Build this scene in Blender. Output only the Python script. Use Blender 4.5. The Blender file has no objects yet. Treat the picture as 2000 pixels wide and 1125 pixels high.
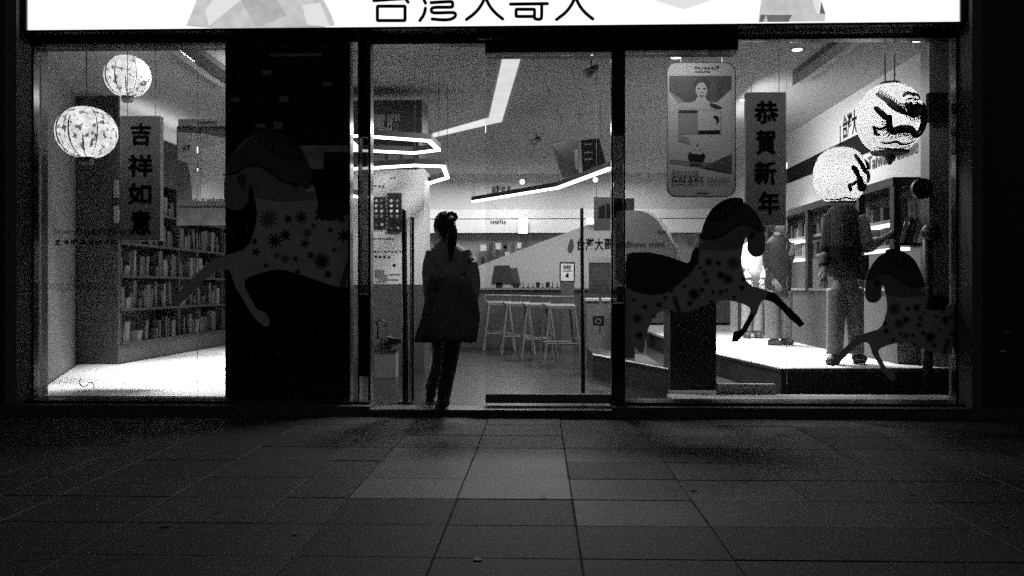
import bpy, bmesh, math, random
from mathutils import Vector, Matrix
random.seed(7)
R = math.radians
C = bpy.context.scene.collection
scene = bpy.context.scene

# ------------------------------------------------------------------ camera
FPX = 1750.0            # focal length in photograph pixels (2000 px wide)
YAW = R(1.8)
CH = 0.98               # camera held at hip height
cam_d = bpy.data.cameras.new('camera'); cam = bpy.data.objects.new('camera', cam_d); C.objects.link(cam)
cam_d.sensor_width = 36.0; cam_d.lens = 36.0 * FPX / 2000.0
cam_d.clip_start = 0.05; cam_d.clip_end = 600
cam.location = (0, 0, CH); cam.rotation_euler = (R(90), 0, YAW)
scene.camera = cam

# ------------------------------------------------------------------ night sky, exposure
world = bpy.data.worlds.new('World'); scene.world = world; world.use_nodes = True
wn = world.node_tree; wn.nodes.clear()
sky = wn.nodes.new('ShaderNodeTexSky'); sky.sky_type = 'NISHITA'; sky.sun_disc = False
sky.sun_elevation = R(-2.0); sky.sun_rotation = R(180)
bw = wn.nodes.new('ShaderNodeRGBToBW'); bg = wn.nodes.new('ShaderNodeBackground'); wo = wn.nodes.new('ShaderNodeOutputWorld')
SKY = 0.38
bg.inputs['Strength'].default_value = SKY
wn.links.new(sky.outputs[0], bw.inputs[0]); wn.links.new(bw.outputs[0], bg.inputs['Color']); wn.links.new(bg.outputs[0], wo.inputs['Surface'])
vs = scene.view_settings
vs.view_transform = 'Standard'; vs.look = 'None'; vs.exposure = -0.15; vs.gamma = 1; vs.use_curve_mapping = False
cy = scene.cycles
cy.use_denoising = False            # the photograph is a grainy night shot: keep the sampling grain
cy.use_adaptive_sampling = False
cy.max_bounces = 8; cy.diffuse_bounces = 4; cy.glossy_bounces = 4; cy.transparent_max_bounces = 24
cy.sample_clamp_indirect = 1.5; cy.caustics_reflective = False; cy.caustics_refractive = False

def lamp(name, loc, power, size=0.5, rot=(0, 0, 0), spread=180, parent=None, size_y=None):
    d = bpy.data.lights.new(name, 'AREA'); d.energy = power; d.shape = 'RECTANGLE' if size_y else 'SQUARE'; d.size = size
    if size_y: d.size_y = size_y
    d.spread = R(spread)
    o = bpy.data.objects.new(name, d); C.objects.link(o); o.location = loc; o.rotation_euler = rot
    return o

# downlights in the shop ceiling, plus unseen lamps added to brighten walls and boards
CZ = 3.20                     # ceiling height
def down(x, y, p, sz=0.35, spread=120): lamp('downlight', (x, y, CZ - 0.03), p, sz, (0, 0, 0), spread)
def added_window_fill(x, p, sx=0.8, tilt=40): lamp('added_window_fill', (x, 7.30, 3.08), p, sx, (R(tilt), 0, 0), 140, None, 0.12)
def uplight(x, y, z, p, sx, sy): lamp('added_uplight', (x, y, z), p, sx, (R(180), 0, 0), 170, None, sy)
down(-3.45, 8.3, 100, 0.4, 70); down(-3.6, 10.0, 80, 0.4, 60); down(-3.5, 12.0, 34, 0.4, 60)
uplight(-4.95, 12.6, 2.93, 8, 0.2, 4.4)                      # added lamp to brighten the ceiling, on top of the left shelf unit
down(2.35, 9.3, 100, 0.4, 66); down(2.5, 12.0, 100, 0.5, 90); down(2.6, 10.0, 34, 0.5, 175)
lamp('added_wall_fill', (2.2, 10.7, 2.92), 21, 0.15, (0, R(-78), 0), 165, None, 2.0); lamp('added_wall_fill', (-2.75, 9.3, 3.0), 8, 0.15, (0, R(108), 0), 170, None, 1.6)  # added lamps out of view, brightening the side walls
down(1.4, 16.2, 34, 0.6, 170); down(-0.6, 16.2, 40, 0.8, 170); down(-2.2, 16.2, 26, 0.6, 170)
down(-0.3, 12.3, 45, 0.6, 170); down(1.2, 11.6, 45, 0.6, 170); down(-0.1, 8.4, 75, 0.4, 170)
added_window_fill(1.1, 4.2); added_window_fill(-3.0, 4); added_window_fill(2.6, 2)  # lamps added behind the header to light the phone board and banners

# ------------------------------------------------------------------ projection: photograph pixel -> point in the place
cs, sn = math.cos(YAW), math.sin(YAW)
def ray(px, py):
    a = (px - 1000) / FPX; c = -(py - 562.5) / FPX
    return Vector((-sn + a * cs, cs + a * sn, c))
def P(px, py, Y):
    d = ray(px, py); t = Y / d.y
    return Vector((t * d.x, Y, CH + t * d.z))
def PZ(px, py, z):
    d = ray(px, py); t = (z - CH) / d.z
    return Vector((t * d.x, t * d.y, z))
def PX(px, py, X):
    d = ray(px, py); t = X / d.x
    return Vector((X, t * d.y, CH + t * d.z))

# ------------------------------------------------------------------ materials (a black and white photograph: greys only)
def mat(name, v, rough=0.6, var=0.0, scale=8.0, metal=0.0, spec=0.5, bump=0.0, bscale=60.0):
    m = bpy.data.materials.new(name); m.use_nodes = True
    nt = m.node_tree; b = nt.nodes['Principled BSDF']
    b.inputs['Base Color'].default_value = (v, v, v, 1); b.inputs['Roughness'].default_value = rough
    b.inputs['Metallic'].default_value = metal; b.inputs['Specular IOR Level'].default_value = spec
    tc = nt.nodes.new('ShaderNodeTexCoord')
    if var > 0:
        n = nt.nodes.new('ShaderNodeTexNoise'); n.inputs['Scale'].default_value = scale; n.inputs['Detail'].default_value = 5
        r = nt.nodes.new('ShaderNodeMapRange'); r.inputs[3].default_value = v * (1 - var); r.inputs[4].default_value = v * (1 + var)
        r.inputs[1].default_value = 0.25; r.inputs[2].default_value = 0.75
        nt.links.new(tc.outputs['Object'], n.inputs['Vector']); nt.links.new(n.outputs[0], r.inputs[0]); nt.links.new(r.outputs[0], b.inputs['Base Color'])
    if bump > 0:
        n2 = nt.nodes.new('ShaderNodeTexNoise'); n2.inputs['Scale'].default_value = bscale; n2.inputs['Detail'].default_value = 4
        bp = nt.nodes.new('ShaderNodeBump'); bp.inputs['Strength'].default_value = bump; bp.inputs['Distance'].default_value = 0.01
        nt.links.new(tc.outputs['Object'], n2.inputs['Vector']); nt.links.new(n2.outputs[0], bp.inputs['Height']); nt.links.new(bp.outputs[0], b.inputs['Normal'])
    return m
def emit(name, v, var=0.0, scale=10.0, speck=None):
    m = bpy.data.materials.new(name); m.use_nodes = True
    nt = m.node_tree; nt.nodes.clear()
    e = nt.nodes.new('ShaderNodeEmission'); o = nt.nodes.new('ShaderNodeOutputMaterial')
    e.inputs['Color'].default_value = (1, 1, 1, 1); e.inputs['Strength'].default_value = v
    nt.links.new(e.outputs[0], o.inputs[0])
    if var > 0:
        tc = nt.nodes.new('ShaderNodeTexCoord')
        n = nt.nodes.new('ShaderNodeTexNoise'); n.inputs['Scale'].default_value = scale; n.inputs['Detail'].default_value = 6
        r = nt.nodes.new('ShaderNodeMapRange'); r.inputs[1].default_value = 0.3; r.inputs[2].default_value = 0.7
        r.inputs[3].default_value = v * (1 - var); r.inputs[4].default_value = v * (1 + var)
        nt.links.new(tc.outputs['Object'], n.inputs['Vector']); nt.links.new(n.outputs[0], r.inputs[0])
        src = r.outputs[0]
        if speck:
            n3 = nt.nodes.new('ShaderNodeTexNoise'); n3.inputs['Scale'].default_value = speck; n3.inputs['Detail'].default_value = 2
            r3 = nt.nodes.new('ShaderNodeMapRange'); r3.inputs[1].default_value = 0.60; r3.inputs[2].default_value = 0.68
            r3.inputs[3].default_value = 1; r3.inputs[4].default_value = 0.12
            mu = nt.nodes.new('ShaderNodeMath'); mu.operation = 'MULTIPLY'
            nt.links.new(tc.outputs['Object'], n3.inputs['Vector']); nt.links.new(n3.outputs[0], r3.inputs[0])
            nt.links.new(src, mu.inputs[0]); nt.links.new(r3.outputs[0], mu.inputs[1]); src = mu.outputs[0]
        nt.links.new(src, e.inputs['Strength'])
    return m
def paper(name, v, speck=None, var=.1):
    m = bpy.data.materials.new(name); m.use_nodes = True
    nt = m.node_tree; nt.nodes.clear()
    t = nt.nodes.new('ShaderNodeBsdfTranslucent'); d = nt.nodes.new('ShaderNodeBsdfDiffuse'); mx = nt.nodes.new('ShaderNodeMixShader'); o = nt.nodes.new('ShaderNodeOutputMaterial')
    mx.inputs[0].default_value = 0.35
    nt.links.new(t.outputs[0], mx.inputs[1]); nt.links.new(d.outputs[0], mx.inputs[2]); nt.links.new(mx.outputs[0], o.inputs[0])
    tc = nt.nodes.new('ShaderNodeTexCoord'); n = nt.nodes.new('ShaderNodeTexNoise'); n.inputs['Scale'].default_value = 9; n.inputs['Detail'].default_value = 6
    r = nt.nodes.new('ShaderNodeMapRange'); r.inputs[1].default_value = .3; r.inputs[2].default_value = .7; r.inputs[3].default_value = v * (1 - var); r.inputs[4].default_value = min(1, v * (1 + var))
    nt.links.new(tc.outputs['Object'], n.inputs['Vector']); nt.links.new(n.outputs[0], r.inputs[0]); src = r.outputs[0]
    if speck:
        n3 = nt.nodes.new('ShaderNodeTexNoise'); n3.inputs['Scale'].default_value = speck; n3.inputs['Detail'].default_value = 3
        r3 = nt.nodes.new('ShaderNodeMapRange'); r3.inputs[1].default_value = 0.54; r3.inputs[2].default_value = 0.62; r3.inputs[3].default_value = 1; r3.inputs[4].default_value = 0.12
        mu = nt.nodes.new('ShaderNodeMath'); mu.operation = 'MULTIPLY'
        nt.links.new(tc.outputs['Object'], n3.inputs['Vector']); nt.links.new(n3.outputs[0], r3.inputs[0]); nt.links.new(src, mu.inputs[0]); nt.links.new(r3.outputs[0], mu.inputs[1]); src = mu.outputs[0]
    nt.links.new(src, t.inputs[0]); nt.links.new(src, d.inputs[0])
    return m
def glass(name, tint=0.95, refl=1.0):
    m = bpy.data.materials.new(name); m.use_nodes = True
    nt = m.node_tree; nt.nodes.clear()
    t = nt.nodes.new('ShaderNodeBsdfTransparent'); t.inputs[0].default_value = (tint, tint, tint, 1)
    g = nt.nodes.new('ShaderNodeBsdfGlossy'); g.inputs['Roughness'].default_value = 0.0
    f = nt.nodes.new('ShaderNodeFresnel'); f.inputs[0].default_value = 1.4
    mx = nt.nodes.new('ShaderNodeMixShader'); o = nt.nodes.new('ShaderNodeOutputMaterial')
    nt.links.new(f.outputs[0], mx.inputs[0]); nt.links.new(t.outputs[0], mx.inputs[1]); nt.links.new(g.outputs[0], mx.inputs[2]); nt.links.new(mx.outputs[0], o.inputs[0])
    return m

M = dict(
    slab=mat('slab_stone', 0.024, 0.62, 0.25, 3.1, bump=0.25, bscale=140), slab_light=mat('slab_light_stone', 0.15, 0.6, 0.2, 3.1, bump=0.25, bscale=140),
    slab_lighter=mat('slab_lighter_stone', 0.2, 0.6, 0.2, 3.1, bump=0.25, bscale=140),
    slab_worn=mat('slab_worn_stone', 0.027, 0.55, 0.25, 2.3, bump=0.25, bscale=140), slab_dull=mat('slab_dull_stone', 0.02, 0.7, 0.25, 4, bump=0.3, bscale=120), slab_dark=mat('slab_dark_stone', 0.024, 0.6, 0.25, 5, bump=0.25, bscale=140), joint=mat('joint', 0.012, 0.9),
    frame=mat('frame_black', 0.012, 0.35, 0.3, 12), frame_gloss=mat('frame_polished', 0.03, 0.18, 0.2, 9, spec=0.8), steel=mat('brushed_steel', 0.45, 0.28, 0.15, 30, metal=1.0),
    granite=mat('granite', 0.035, 0.5, 0.5, 40), pil=mat('pilaster_stone', 0.16, 0.7, 0.35, 30), backing=mat('backing_black', 0.006, 0.25),
    sill=mat('sill_stone', 0.11, 0.45, 0.3, 12), ledge=mat('ledge_white', 0.5, 0.4, 0.1, 8),
    band=mat('band_matt_black', 0.012, 0.95, spec=0.05), drape=mat('draped_cloth', 0.24, 0.9, 0.4, 25, bump=0.7, bscale=30),
    dark_grey=mat('dark_grey_panel', 0.05, 0.5, 0.15, 4),
    white=mat('white_paint', 0.75, 0.5, 0.06, 3), wall=mat('wall_white', 0.72, 0.55, 0.05, 2), ceil=mat('ceiling_paint', 0.58, 0.7, 0.06, 2),
    grey=mat('grey_panel', 0.22, 0.5, 0.1, 4), midgrey=mat('mid_grey_panel', 0.075, 0.5, 0.1, 4), dark=mat('dark_panel', 0.03, 0.45, 0.2, 6), black=mat('black_plastic', 0.008, 0.4),
    floor=mat('dark_shop_floor', 0.016, 0.28, 0.15, 3), floor_white=mat('white_gloss_floor', 0.8, 0.22, 0.04, 3),
    decal=mat('decal_grey', 0.8, 0.8, 0.12, 14), decal_dark=mat('decal_dark', 0.07, 0.8, 0.2, 14), decal_black=mat('decal_black', 0.012, 0.8),
    decal_neck=mat('decal_neck', 0.14, 0.8, 0.15, 14), decal_low_neck=mat('decal_low_neck', 0.36, 0.8, 0.3, 25),
    decal_mid=mat('decal_mid', 0.2, 0.8, 0.2, 20),
    sign=emit('sign_face', 1.17, 0.07, 0.9), ink=mat('black_ink', 0.008, 0.9, spec=0.05), sg1=emit('sign_print_pale', 0.62, 0.12, 14), sg2=emit('sign_print_grey', 0.5, 0.12, 14),
    sg3=emit('sign_print_dark', 0.16, 0.2, 14), sg4=emit('sign_print_faint', 0.85),
    tube=emit('light_tube', 6.0), cove=emit('cove_light', 0.95, 0.08, 4), spot=emit('spot_glow', 5.0), led=emit('shelf_light', 3.0),
    lantern_a=paper('speckled_lantern_paper', 0.72, 22, .3), lantern_b=paper('plain_lantern_paper', 0.8, None, .08),
    rib=mat('lantern_rib', 0.03, 0.8), tassel=mat('tassel', 0.7, 0.8), dragon=mat('dragon_print', 0.02, 0.9, 0.3, 20, spec=0.05), dragon_mid=mat('dragon_print_grey', 0.15, 0.8, 0.3, 20),
    banner=mat('banner_cloth', 0.18, 0.7, 0.1, 6), brush=mat('brush_ink', 0.004, 0.95, spec=0.0), text_grey=mat('text_grey', 0.25, 0.7),
    poster=mat('poster_paper', 0.4, 0.5, 0.25, 6), poster_dark=mat('poster_dark', 0.07, 0.5, 0.4, 9), poster_light=mat('poster_light', 0.55, 0.5, 0.1, 9),
    phone=mat('phone_board', 0.45, 0.4, 0.05, 6), skin=mat('skin', 0.38, 0.5, 0.06, 20), hair=mat('hair', 0.03, 0.45, 0.3, 60),
    coat=mat('coat_wool', 0.6, 0.9, 0.3, 30, bump=0.6, bscale=40), coat_dark=mat('coat_dark', 0.15, 0.85, 0.4, 20, bump=0.6, bscale=30), legs=mat('leggings', 0.04, 0.7, 0.3, 20), boot=mat('boots', 0.05, 0.4, 0.3, 20),
    jeans=mat('jeans', 0.27, 0.8, 0.35, 25, bump=0.4), jacket=mat('jacket_dark', 0.03, 0.7, 0.3, 20), shirt=mat('shirt_pale', 0.5, 0.8, 0.15, 14), puffer=mat('puffer_sleeve', 0.55, 0.55, 0.3, 14), plaid=mat('plaid', 0.04, 0.9, 0.7, 60),
    wood=mat('stool_wood', 0.2, 0.5, 0.15, 10), book1=mat('packet_white', 0.2, 0.45, 0.3, 20), book2=mat('packet_grey', 0.07, 0.45, 0.4, 20), book3=mat('packet_dark', 0.05, 0.45, 0.5, 20),
    stone_out=mat('street_wall', 0.03, 0.8, 0.4, 10), glass=glass('glass'), tint=glass('tinted_glass', 0.30), lit=emit('lit_window', 0.14, 0.3, 3), lit_dim=emit('lit_fascia', 0.22, 0.4, 2),
)

# ------------------------------------------------------------------ mesh building
class MB:
    def __init__(s): s.v = []; s.f = []; s.smooth = False
    def box(s, a, b):
        x0, y0, z0 = a; x1, y1, z1 = b
        i = len(s.v)
        s.v += [(x0, y0, z0), (x1, y0, z0), (x1, y1, z0), (x0, y1, z0), (x0, y0, z1), (x1, y0, z1), (x1, y1, z1), (x0, y1, z1)]
        s.f += [[i + k for k in q] for q in ((0, 3, 2, 1), (4, 5, 6, 7), (0, 1, 5, 4), (1, 2, 6, 5), (2, 3, 7, 6), (3, 0, 4, 7))]
        return s
    def bevbox(s, a, b, e):
        x0, y0, z0 = a; x1, y1, z1 = b; i = len(s.v)
        s.v += [(x0, y0, z0), (x1, y0, z0), (x1, y1, z0), (x0, y1, z0), (x0, y0, z1 - e), (x1, y0, z1 - e), (x1, y1, z1 - e), (x0, y1, z1 - e),
                (x0 + e, y0 + e, z1), (x1 - e, y0 + e, z1), (x1 - e, y1 - e, z1), (x0 + e, y1 - e, z1)]
        s.f += [[i + k for k in q] for q in ((0, 3, 2, 1), (0, 1, 5, 4), (1, 2, 6, 5), (2, 3, 7, 6), (3, 0, 4, 7), (4, 5, 9, 8), (5, 6, 10, 9), (6, 7, 11, 10), (7, 4, 8, 11), (8, 9, 10, 11))]
        return s
    def prism(s, pts, off):              # polygon (3-D points) swept by off
        n = len(pts); i = len(s.v); off = Vector(off)
        s.v += [tuple(p) for p in pts] + [tuple(Vector(p) + off) for p in pts]
        s.f += [list(range(i, i + n)), list(range(i + 2 * n - 1, i + n - 1, -1))]
        s.f += [[i + k, i + k + n, i + (k + 1) % n + n, i + (k + 1) % n] for k in range(n)]
        return s
    def tube(s, pts, r, n=8, r2=None):
        pts = [Vector(p) for p in pts]; rings = []
        for k, p in enumerate(pts):
            t = (pts[min(k + 1, len(pts) - 1)] - pts[max(k - 1, 0)]).normalized()
            u = t.cross(Vector((0, 0, 1)) if abs(t.z) < 0.9 else Vector((0, 1, 0))).normalized(); w = t.cross(u)
            rr = r[k] if isinstance(r, (list, tuple)) else r
            i = len(s.v)
            s.v += [tuple(p + rr * (math.cos(2 * math.pi * q / n + math.pi / n) * u + math.sin(2 * math.pi * q / n + math.pi / n) * w)) for q in range(n)]
            rings.append(i)
        for a, b in zip(rings, rings[1:]):
            s.f += [[a + q, a + (q + 1) % n, b + (q + 1) % n, b + q] for q in range(n)]
        s.f += [[rings[0] + q for q in range(n)][::-1], [rings[-1] + q for q in range(n)]]
        return s
    def loft(s, secs, n=20, cap=True, fold=0.0, nf=7, ph=0.0):   # secs: (cx,cy,z,rx,ry)
        rings = []
        for k, (cx, cy_, z, rx, ry) in enumerate(secs):
            i = len(s.v); rings.append(i)
            g = fold * k / max(1, len(secs) - 1)
            for q in range(n):
                a = 2 * math.pi * q / n
                w = 1 + g * math.sin(nf * a + ph + k * 0.35)
                s.v.append((cx + rx * w * math.cos(a), cy_ + ry * w * math.sin(a), z))
        for a, b in zip(rings, rings[1:]):
            s.f += [[a + q, a + (q + 1) % n, b + (q + 1) % n, b + q] for q in range(n)]
        if cap: s.f += [[rings[0] + q for q in range(n)], [rings[-1] + q for q in range(n)][::-1]]
        return s
    def ellipsoid(s, c, r, nu=20, nv=12, fn=None):
        c = Vector(c); i = len(s.v)
        for v in range(nv + 1):
            th = math.pi * v / nv
            for u in range(nu):
                ph = 2 * math.pi * u / nu
                d = Vector((math.sin(th) * math.cos(ph), math.sin(th) * math.sin(ph), math.cos(th)))
                if fn: d = fn(d)
                s.v.append((c.x + r[0] * d.x, c.y + r[1] * d.y, c.z + r[2] * d.z))
        for v in range(nv):
            for u in range(nu):
                s.f.append([i + v * nu + u, i + (v + 1) * nu + u, i + (v + 1) * nu + (u + 1) % nu, i + v * nu + (u + 1) % nu])
        return s
    def ribbon(s, pts, wid, off=(0, 0.0015, 0)):    # flat strip through world points, widths across the facade plane
        pts = [Vector(p) for p in pts]; L = []; Rr = []
        for k, p in enumerate(pts):
            t = (pts[min(k + 1, len(pts) - 1)] - pts[max(k - 1, 0)]); t.y = 0
            t = t.normalized() if t.length > 0 else Vector((1, 0, 0))
            nrm = Vector((-t.z, 0, t.x)); w = (wid[k] if isinstance(wid, (list, tuple)) else wid) / 2
            L.append(p + nrm * w); Rr.append(p - nrm * w)
        for k in range(len(pts) - 1):
            s.prism([L[k], L[k + 1], Rr[k + 1], Rr[k]], off)
        return s
    def build(s, name, m, parent=None, smooth=False):
        me = bpy.data.meshes.new(name); me.from_pydata([tuple(v) for v in s.v], [], s.f); me.update()
        bm = bmesh.new(); bm.from_mesh(me); bmesh.ops.recalc_face_normals(bm, faces=bm.faces[:]); bm.to_mesh(me); bm.free()
        return link(name, me, m, parent, smooth)
def link(name, me, m, parent=None, smooth=False):
    if m:
        me.materials.clear(); me.materials.append(M[m] if isinstance(m, str) else m)
    if smooth:
        for p in me.polygons: p.use_smooth = True
    o = bpy.data.objects.new(name, me); C.objects.link(o)
    if parent: adopt(o, parent)
    return o
def origin(o):
    v = Vector((0, 0, 0)); q = o
    while q: v += q.location; q = q.parent
    return v
def adopt(o, parent):
    o.parent = parent; o.matrix_parent_inverse = Matrix.Translation(-root_loc[parent.name]) if parent.name in root_loc else Matrix.Identity(4)
root_loc = {}
def thing(name, label, cat, loc, group=None):
    o = bpy.data.objects.new(name, None); C.objects.link(o); o.location = loc; o.empty_display_size = 0.1
    o['label'] = label; o['category'] = cat
    if group: o['group'] = group
    root_loc[o.name] = Vector(loc)
    return o
def tag(o, label, cat, group=None):
    o['label'] = label; o['category'] = cat
    if group: o['group'] = group
    return o
def struct(o): o['kind'] = 'structure'; return o
def rect(px0, py0, px1, py1, Y, th, name, m, parent=None):
    a = P(px0, py1, Y); b = P(px1, py0, Y)
    return MB().box((a.x, Y, a.z), (b.x, Y + th, b.z)).build(name, m, parent)
def poly(pts, Y, th, name, m, parent=None):
    return MB().prism([P(x, y, Y) for x, y in pts], (0, th, 0)).build(name, m, parent)
def chaikin(pts, it=2, closed=True):
    for _ in range(it):
        q = []; n = len(pts)
        rng = range(n) if closed else range(n - 1)
        if not closed: q.append(pts[0])
        for i in rng:
            a = pts[i]; b = pts[(i + 1) % n]
            q += [(a[0] * .75 + b[0] * .25, a[1] * .75 + b[1] * .25), (a[0] * .25 + b[0] * .75, a[1] * .25 + b[1] * .75)]
        if not closed: q.append(pts[-1])
        pts = q
    return pts
def text(name, s, m, parent, w=None, h=None, at=None, bold=0.0, rot=(R(90), 0, 0), th=0.0015, spacing=1.0):
    """flat lettering, its lower left corner at `at`, scaled to width w / height h (metres)"""
    c = bpy.data.curves.new('lettering', 'FONT'); c.body = s; c.offset = bold; c.extrude = 0.0; c.space_character = spacing; c.resolution_u = 3
    o = bpy.data.objects.new('lettering', c); C.objects.link(o)
    dg = bpy.context.evaluated_depsgraph_get()
    me = bpy.data.meshes.new_from_object(o.evaluated_get(dg)); bpy.data.objects.remove(o); bpy.data.curves.remove(c)
    xs = [v.co.x for v in me.vertices]; ys = [v.co.y for v in me.vertices]
    sx = w / (max(xs) - min(xs)) if w else None; sy = h / (max(ys) - min(ys)) if h else None
    sx = sx or sy; sy = sy or sx
    mr = Matrix.Translation(at) @ Matrix.Rotation(rot[2], 4, 'Z') @ Matrix.Rotation(rot[0], 4, 'X')
    x0, y0 = min(xs), min(ys)
    for v in me.vertices: v.co = mr @ Vector(((v.co.x - x0) * sx, (v.co.y - y0) * sy, 0))
    return link(name, me, m, parent)
def text_px(name, s, m, parent, x0, y0, x1, y1, Y, bold=0.0):
    a = P(x0, y1, Y); b = P(x1, y0, Y)
    return text(name, s, m, parent, b.x - a.x, b.z - a.z, a, bold)

def marks_px(n, m, parent, x0, y0, x1, y1, Y):
    """print too small to read in the photograph: a row of illegible stroke clusters"""
    mb = MB(); w = (x1 - x0) / n; h = y1 - y0; k = h * .09
    rg = random.Random(int(x0 * 7 + y0))
    for i in range(n):
        a, b = x0 + w * (i + .1), x0 + w * (i + .9)
        for q in range(rg.choice((2, 3, 3))):
            yy = y0 + h * rg.uniform(.1, .9); u0, u1 = a + (b - a) * rg.uniform(0, .3), b - (b - a) * rg.uniform(0, .3)
            mb.prism([P(u0, yy - k, Y), P(u1, yy - k, Y), P(u1, yy + k, Y), P(u0, yy + k, Y)], (0, .001, 0))
        for q in range(2):
            xx = a + (b - a) * rg.uniform(.1, .9); v0, v1 = y0 + h * rg.uniform(0, .3), y1 - h * rg.uniform(0, .3)
            mb.prism([P(xx - k, v0, Y - .0015), P(xx + k, v0, Y - .0015), P(xx + k, v1, Y - .0015), P(xx - k, v1, Y - .0015)], (0, .001, 0))
    return mb.build('small_print', m, parent)

# ================================================================== GROUND
pv = struct(MB().box((-120, -120, -0.3), (120, 6.79, -0.008)).build('pavement', 'joint'))
rows = [1.9 + 0.4513 * k for k in range(0, 11)] ; rows = [2.35, 2.80, 3.25, 3.70, 4.157, 4.60, 5.05, 5.49, 5.95, 6.40, 6.785]
cols = [-5.3, -4.75, -4.2, -3.92, -3.37, -2.83, -2.55, -2.27, -1.73, -1.195, -0.90, -0.387, 0.148, 0.70, 1.245, 1.79, 2.33, 2.62, 3.16, 3.70, 4.24, 4.78, 5.3]
for j in range(len(rows) - 1):
    for i in range(len(cols) - 1):
        if j in (6,) and cols[i] in (-0.90, -0.387): continue
        x0, x1, y0, y1 = cols[i], cols[i + 1], rows[j], rows[j + 1]
        key = 'slab_dull' if j < 3 or abs(cols[i] + .3) > 2.2 else random.choice(('slab', 'slab', 'slab_worn', 'slab_dull'))  # near and side slabs always darker: falloff of light put into their colour
        if x1 - x0 < 0.31: key = 'slab_dark'
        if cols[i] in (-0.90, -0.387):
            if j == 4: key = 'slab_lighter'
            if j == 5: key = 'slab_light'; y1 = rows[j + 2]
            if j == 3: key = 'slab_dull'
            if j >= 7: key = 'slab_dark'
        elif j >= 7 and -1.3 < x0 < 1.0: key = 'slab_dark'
        g = random.choice((0.0012, 0.0018, 0.003)); dz = random.uniform(-0.0018, 0.0018)
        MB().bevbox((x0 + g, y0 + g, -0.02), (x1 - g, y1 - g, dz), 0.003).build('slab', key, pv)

mb = MB()
for k in range(60):
    cx_, cy_ = random.uniform(-4.5, 4.5), random.uniform(2.7, 6.6); r_ = random.uniform(.008, .022)
    mb.prism([(cx_ + r_ * random.uniform(.7, 1.2) * math.cos(a), cy_ + r_ * random.uniform(.7, 1.2) * math.sin(a), .0022) for a in [q * math.pi / 4 for q in range(8)]], (0, 0, .0012))
gum = mb.build('gum_spots', 'slab_dark', pv); gum['kind'] = 'stuff'
# ================================================================== SHELL OF THE SHOP
Y0 = 7.10                     # plane of the window glass
FZ = 0.05                     # shop floor
XL, XR, YB = -5.22, 3.58, 17.5
struct(MB().box((-6.2, 7.08, -0.2), (4.6, YB + 0.3, FZ)).build('shop_floor', 'floor'))
ce = struct(MB().box((-6.2, 7.24, CZ), (4.6, YB + 0.3, CZ + 0.2)).build('ceiling', 'ceil'))
tag(MB().box((-6.2, YB, FZ), (4.6, YB + 0.2, CZ)).build('back_wall', 'wall'), 'white rear wall of the shop behind the service counter', 'wall')
tag(MB().box((XL - 0.2, 10.3, FZ), (XL, YB, CZ)).build('side_wall', 'wall'), 'white side wall behind the packed accessory shelves', 'wall')
dw = tag(MB().prism([(-4.18, 7.2, FZ), (-5.36, 10.18, FZ), (-5.36, 10.18, CZ), (-4.18, 7.2, CZ)], (-0.2, -0.03, 0)).build('slanted_wall', 'grey'), 'plain grey slanted wall beside the speckled lanterns', 'wall')
tag(MB().box((-5.36, 10.2, FZ), (-4.87, 10.24, CZ)).build('end_panel', 'dark_grey'), 'dark grey end panel at the front of the accessory shelves', 'panel')
rw = tag(MB().box((XR, 8.3, FZ), (XR + 0.2, YB, CZ)).build('side_wall', 'wall'), 'white side wall with the black band above the dragon lanterns', 'wall')
pier = thing('pier', 'dark grey pier just inside the right end of the window', 'pier', (3.9, 8.2, 0))
xp = P(1815, 500, 8.1).x
MB().box((xp, 8.1, FZ), (4.6, 8.28, CZ)).build('shaft', 'grey', pier)
zb0, zb1 = P(1812, 240, 8.1).z, P(1812, 184, 8.1).z
MB().box((xp - 0.03, 8.04, zb0), (4.6, 8.1, zb1)).build('band', 'band', pier)
# black band running back along the side wall
bnd = MB().prism([(XR - 0.03, 8.32, zb0), (XR - 0.03, 8.32, zb1), (XR - 0.03, 14.2, zb1 - 0.02), (XR - 0.03, 14.2, zb0 + 0.06)], (0.03, 0, 0)).build('band', 'band', rw)
for (s_, x0, x1, yy, hh) in (('台灣大', 1645, 1672, 243, .28), ('Taiwan Mobile', 1693, 1791, 303, .15)):
    a = PX(x0, yy, XR - 0.012); b = PX(x1, yy, XR - 0.012)
    zc = (a.z + b.z) / 2 if s_[0] != 'T' else P(1741, 303, (a.y + b.y) / 2).z
    text('lettering', s_, 'midgrey' if s_[0] == 'T' else 'ink', rw, abs(a.y - b.y), hh, (XR - 0.006, max(a.y, b.y), zc - hh / 2), 0.02, (R(90), 0, R(-90)))
struct(MB().box((-12, 7.19, 3.55), (12, 7.6, 9)).build('upper_wall', 'stone_out'))

# ceiling light coves
def zpoly(pts, z, th, name, m, parent): return MB().prism([PZ(x, y, z) for x, y in pts], (0, 0, th)).build(name, m, parent)
cv = thing('cove_light', 'bright bent strip of light set in the ceiling above the doorway', 'ceiling light', PZ(970, 200, CZ))
zpoly([(985, 100), (1021, 100), (980, 238), (845, 269), (845, 262), (955, 231)], CZ - 0.012, 0.01, 'diffuser', 'cove', cv)
cv2 = thing('cove_channel', 'slanted grey ceiling channel with a pale edge above the dragon lanterns', 'ceiling channel', PZ(1600, 120, CZ))
zpoly([(1548, 150), (1640, 82), (1668, 82), (1560, 160), (1548, 168)], CZ - 0.06, 0.055, 'channel', 'midgrey', cv2)
zpoly([(1560, 161), (1669, 82), (1690, 78), (1566, 168)], CZ - 0.05, 0.045, 'edge_strip', 'white', cv2)
cv3 = thing('cove_channel', 'slanted grey ceiling channel beside the upper speckled lantern', 'ceiling channel', PZ(390, 130, CZ))
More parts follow.
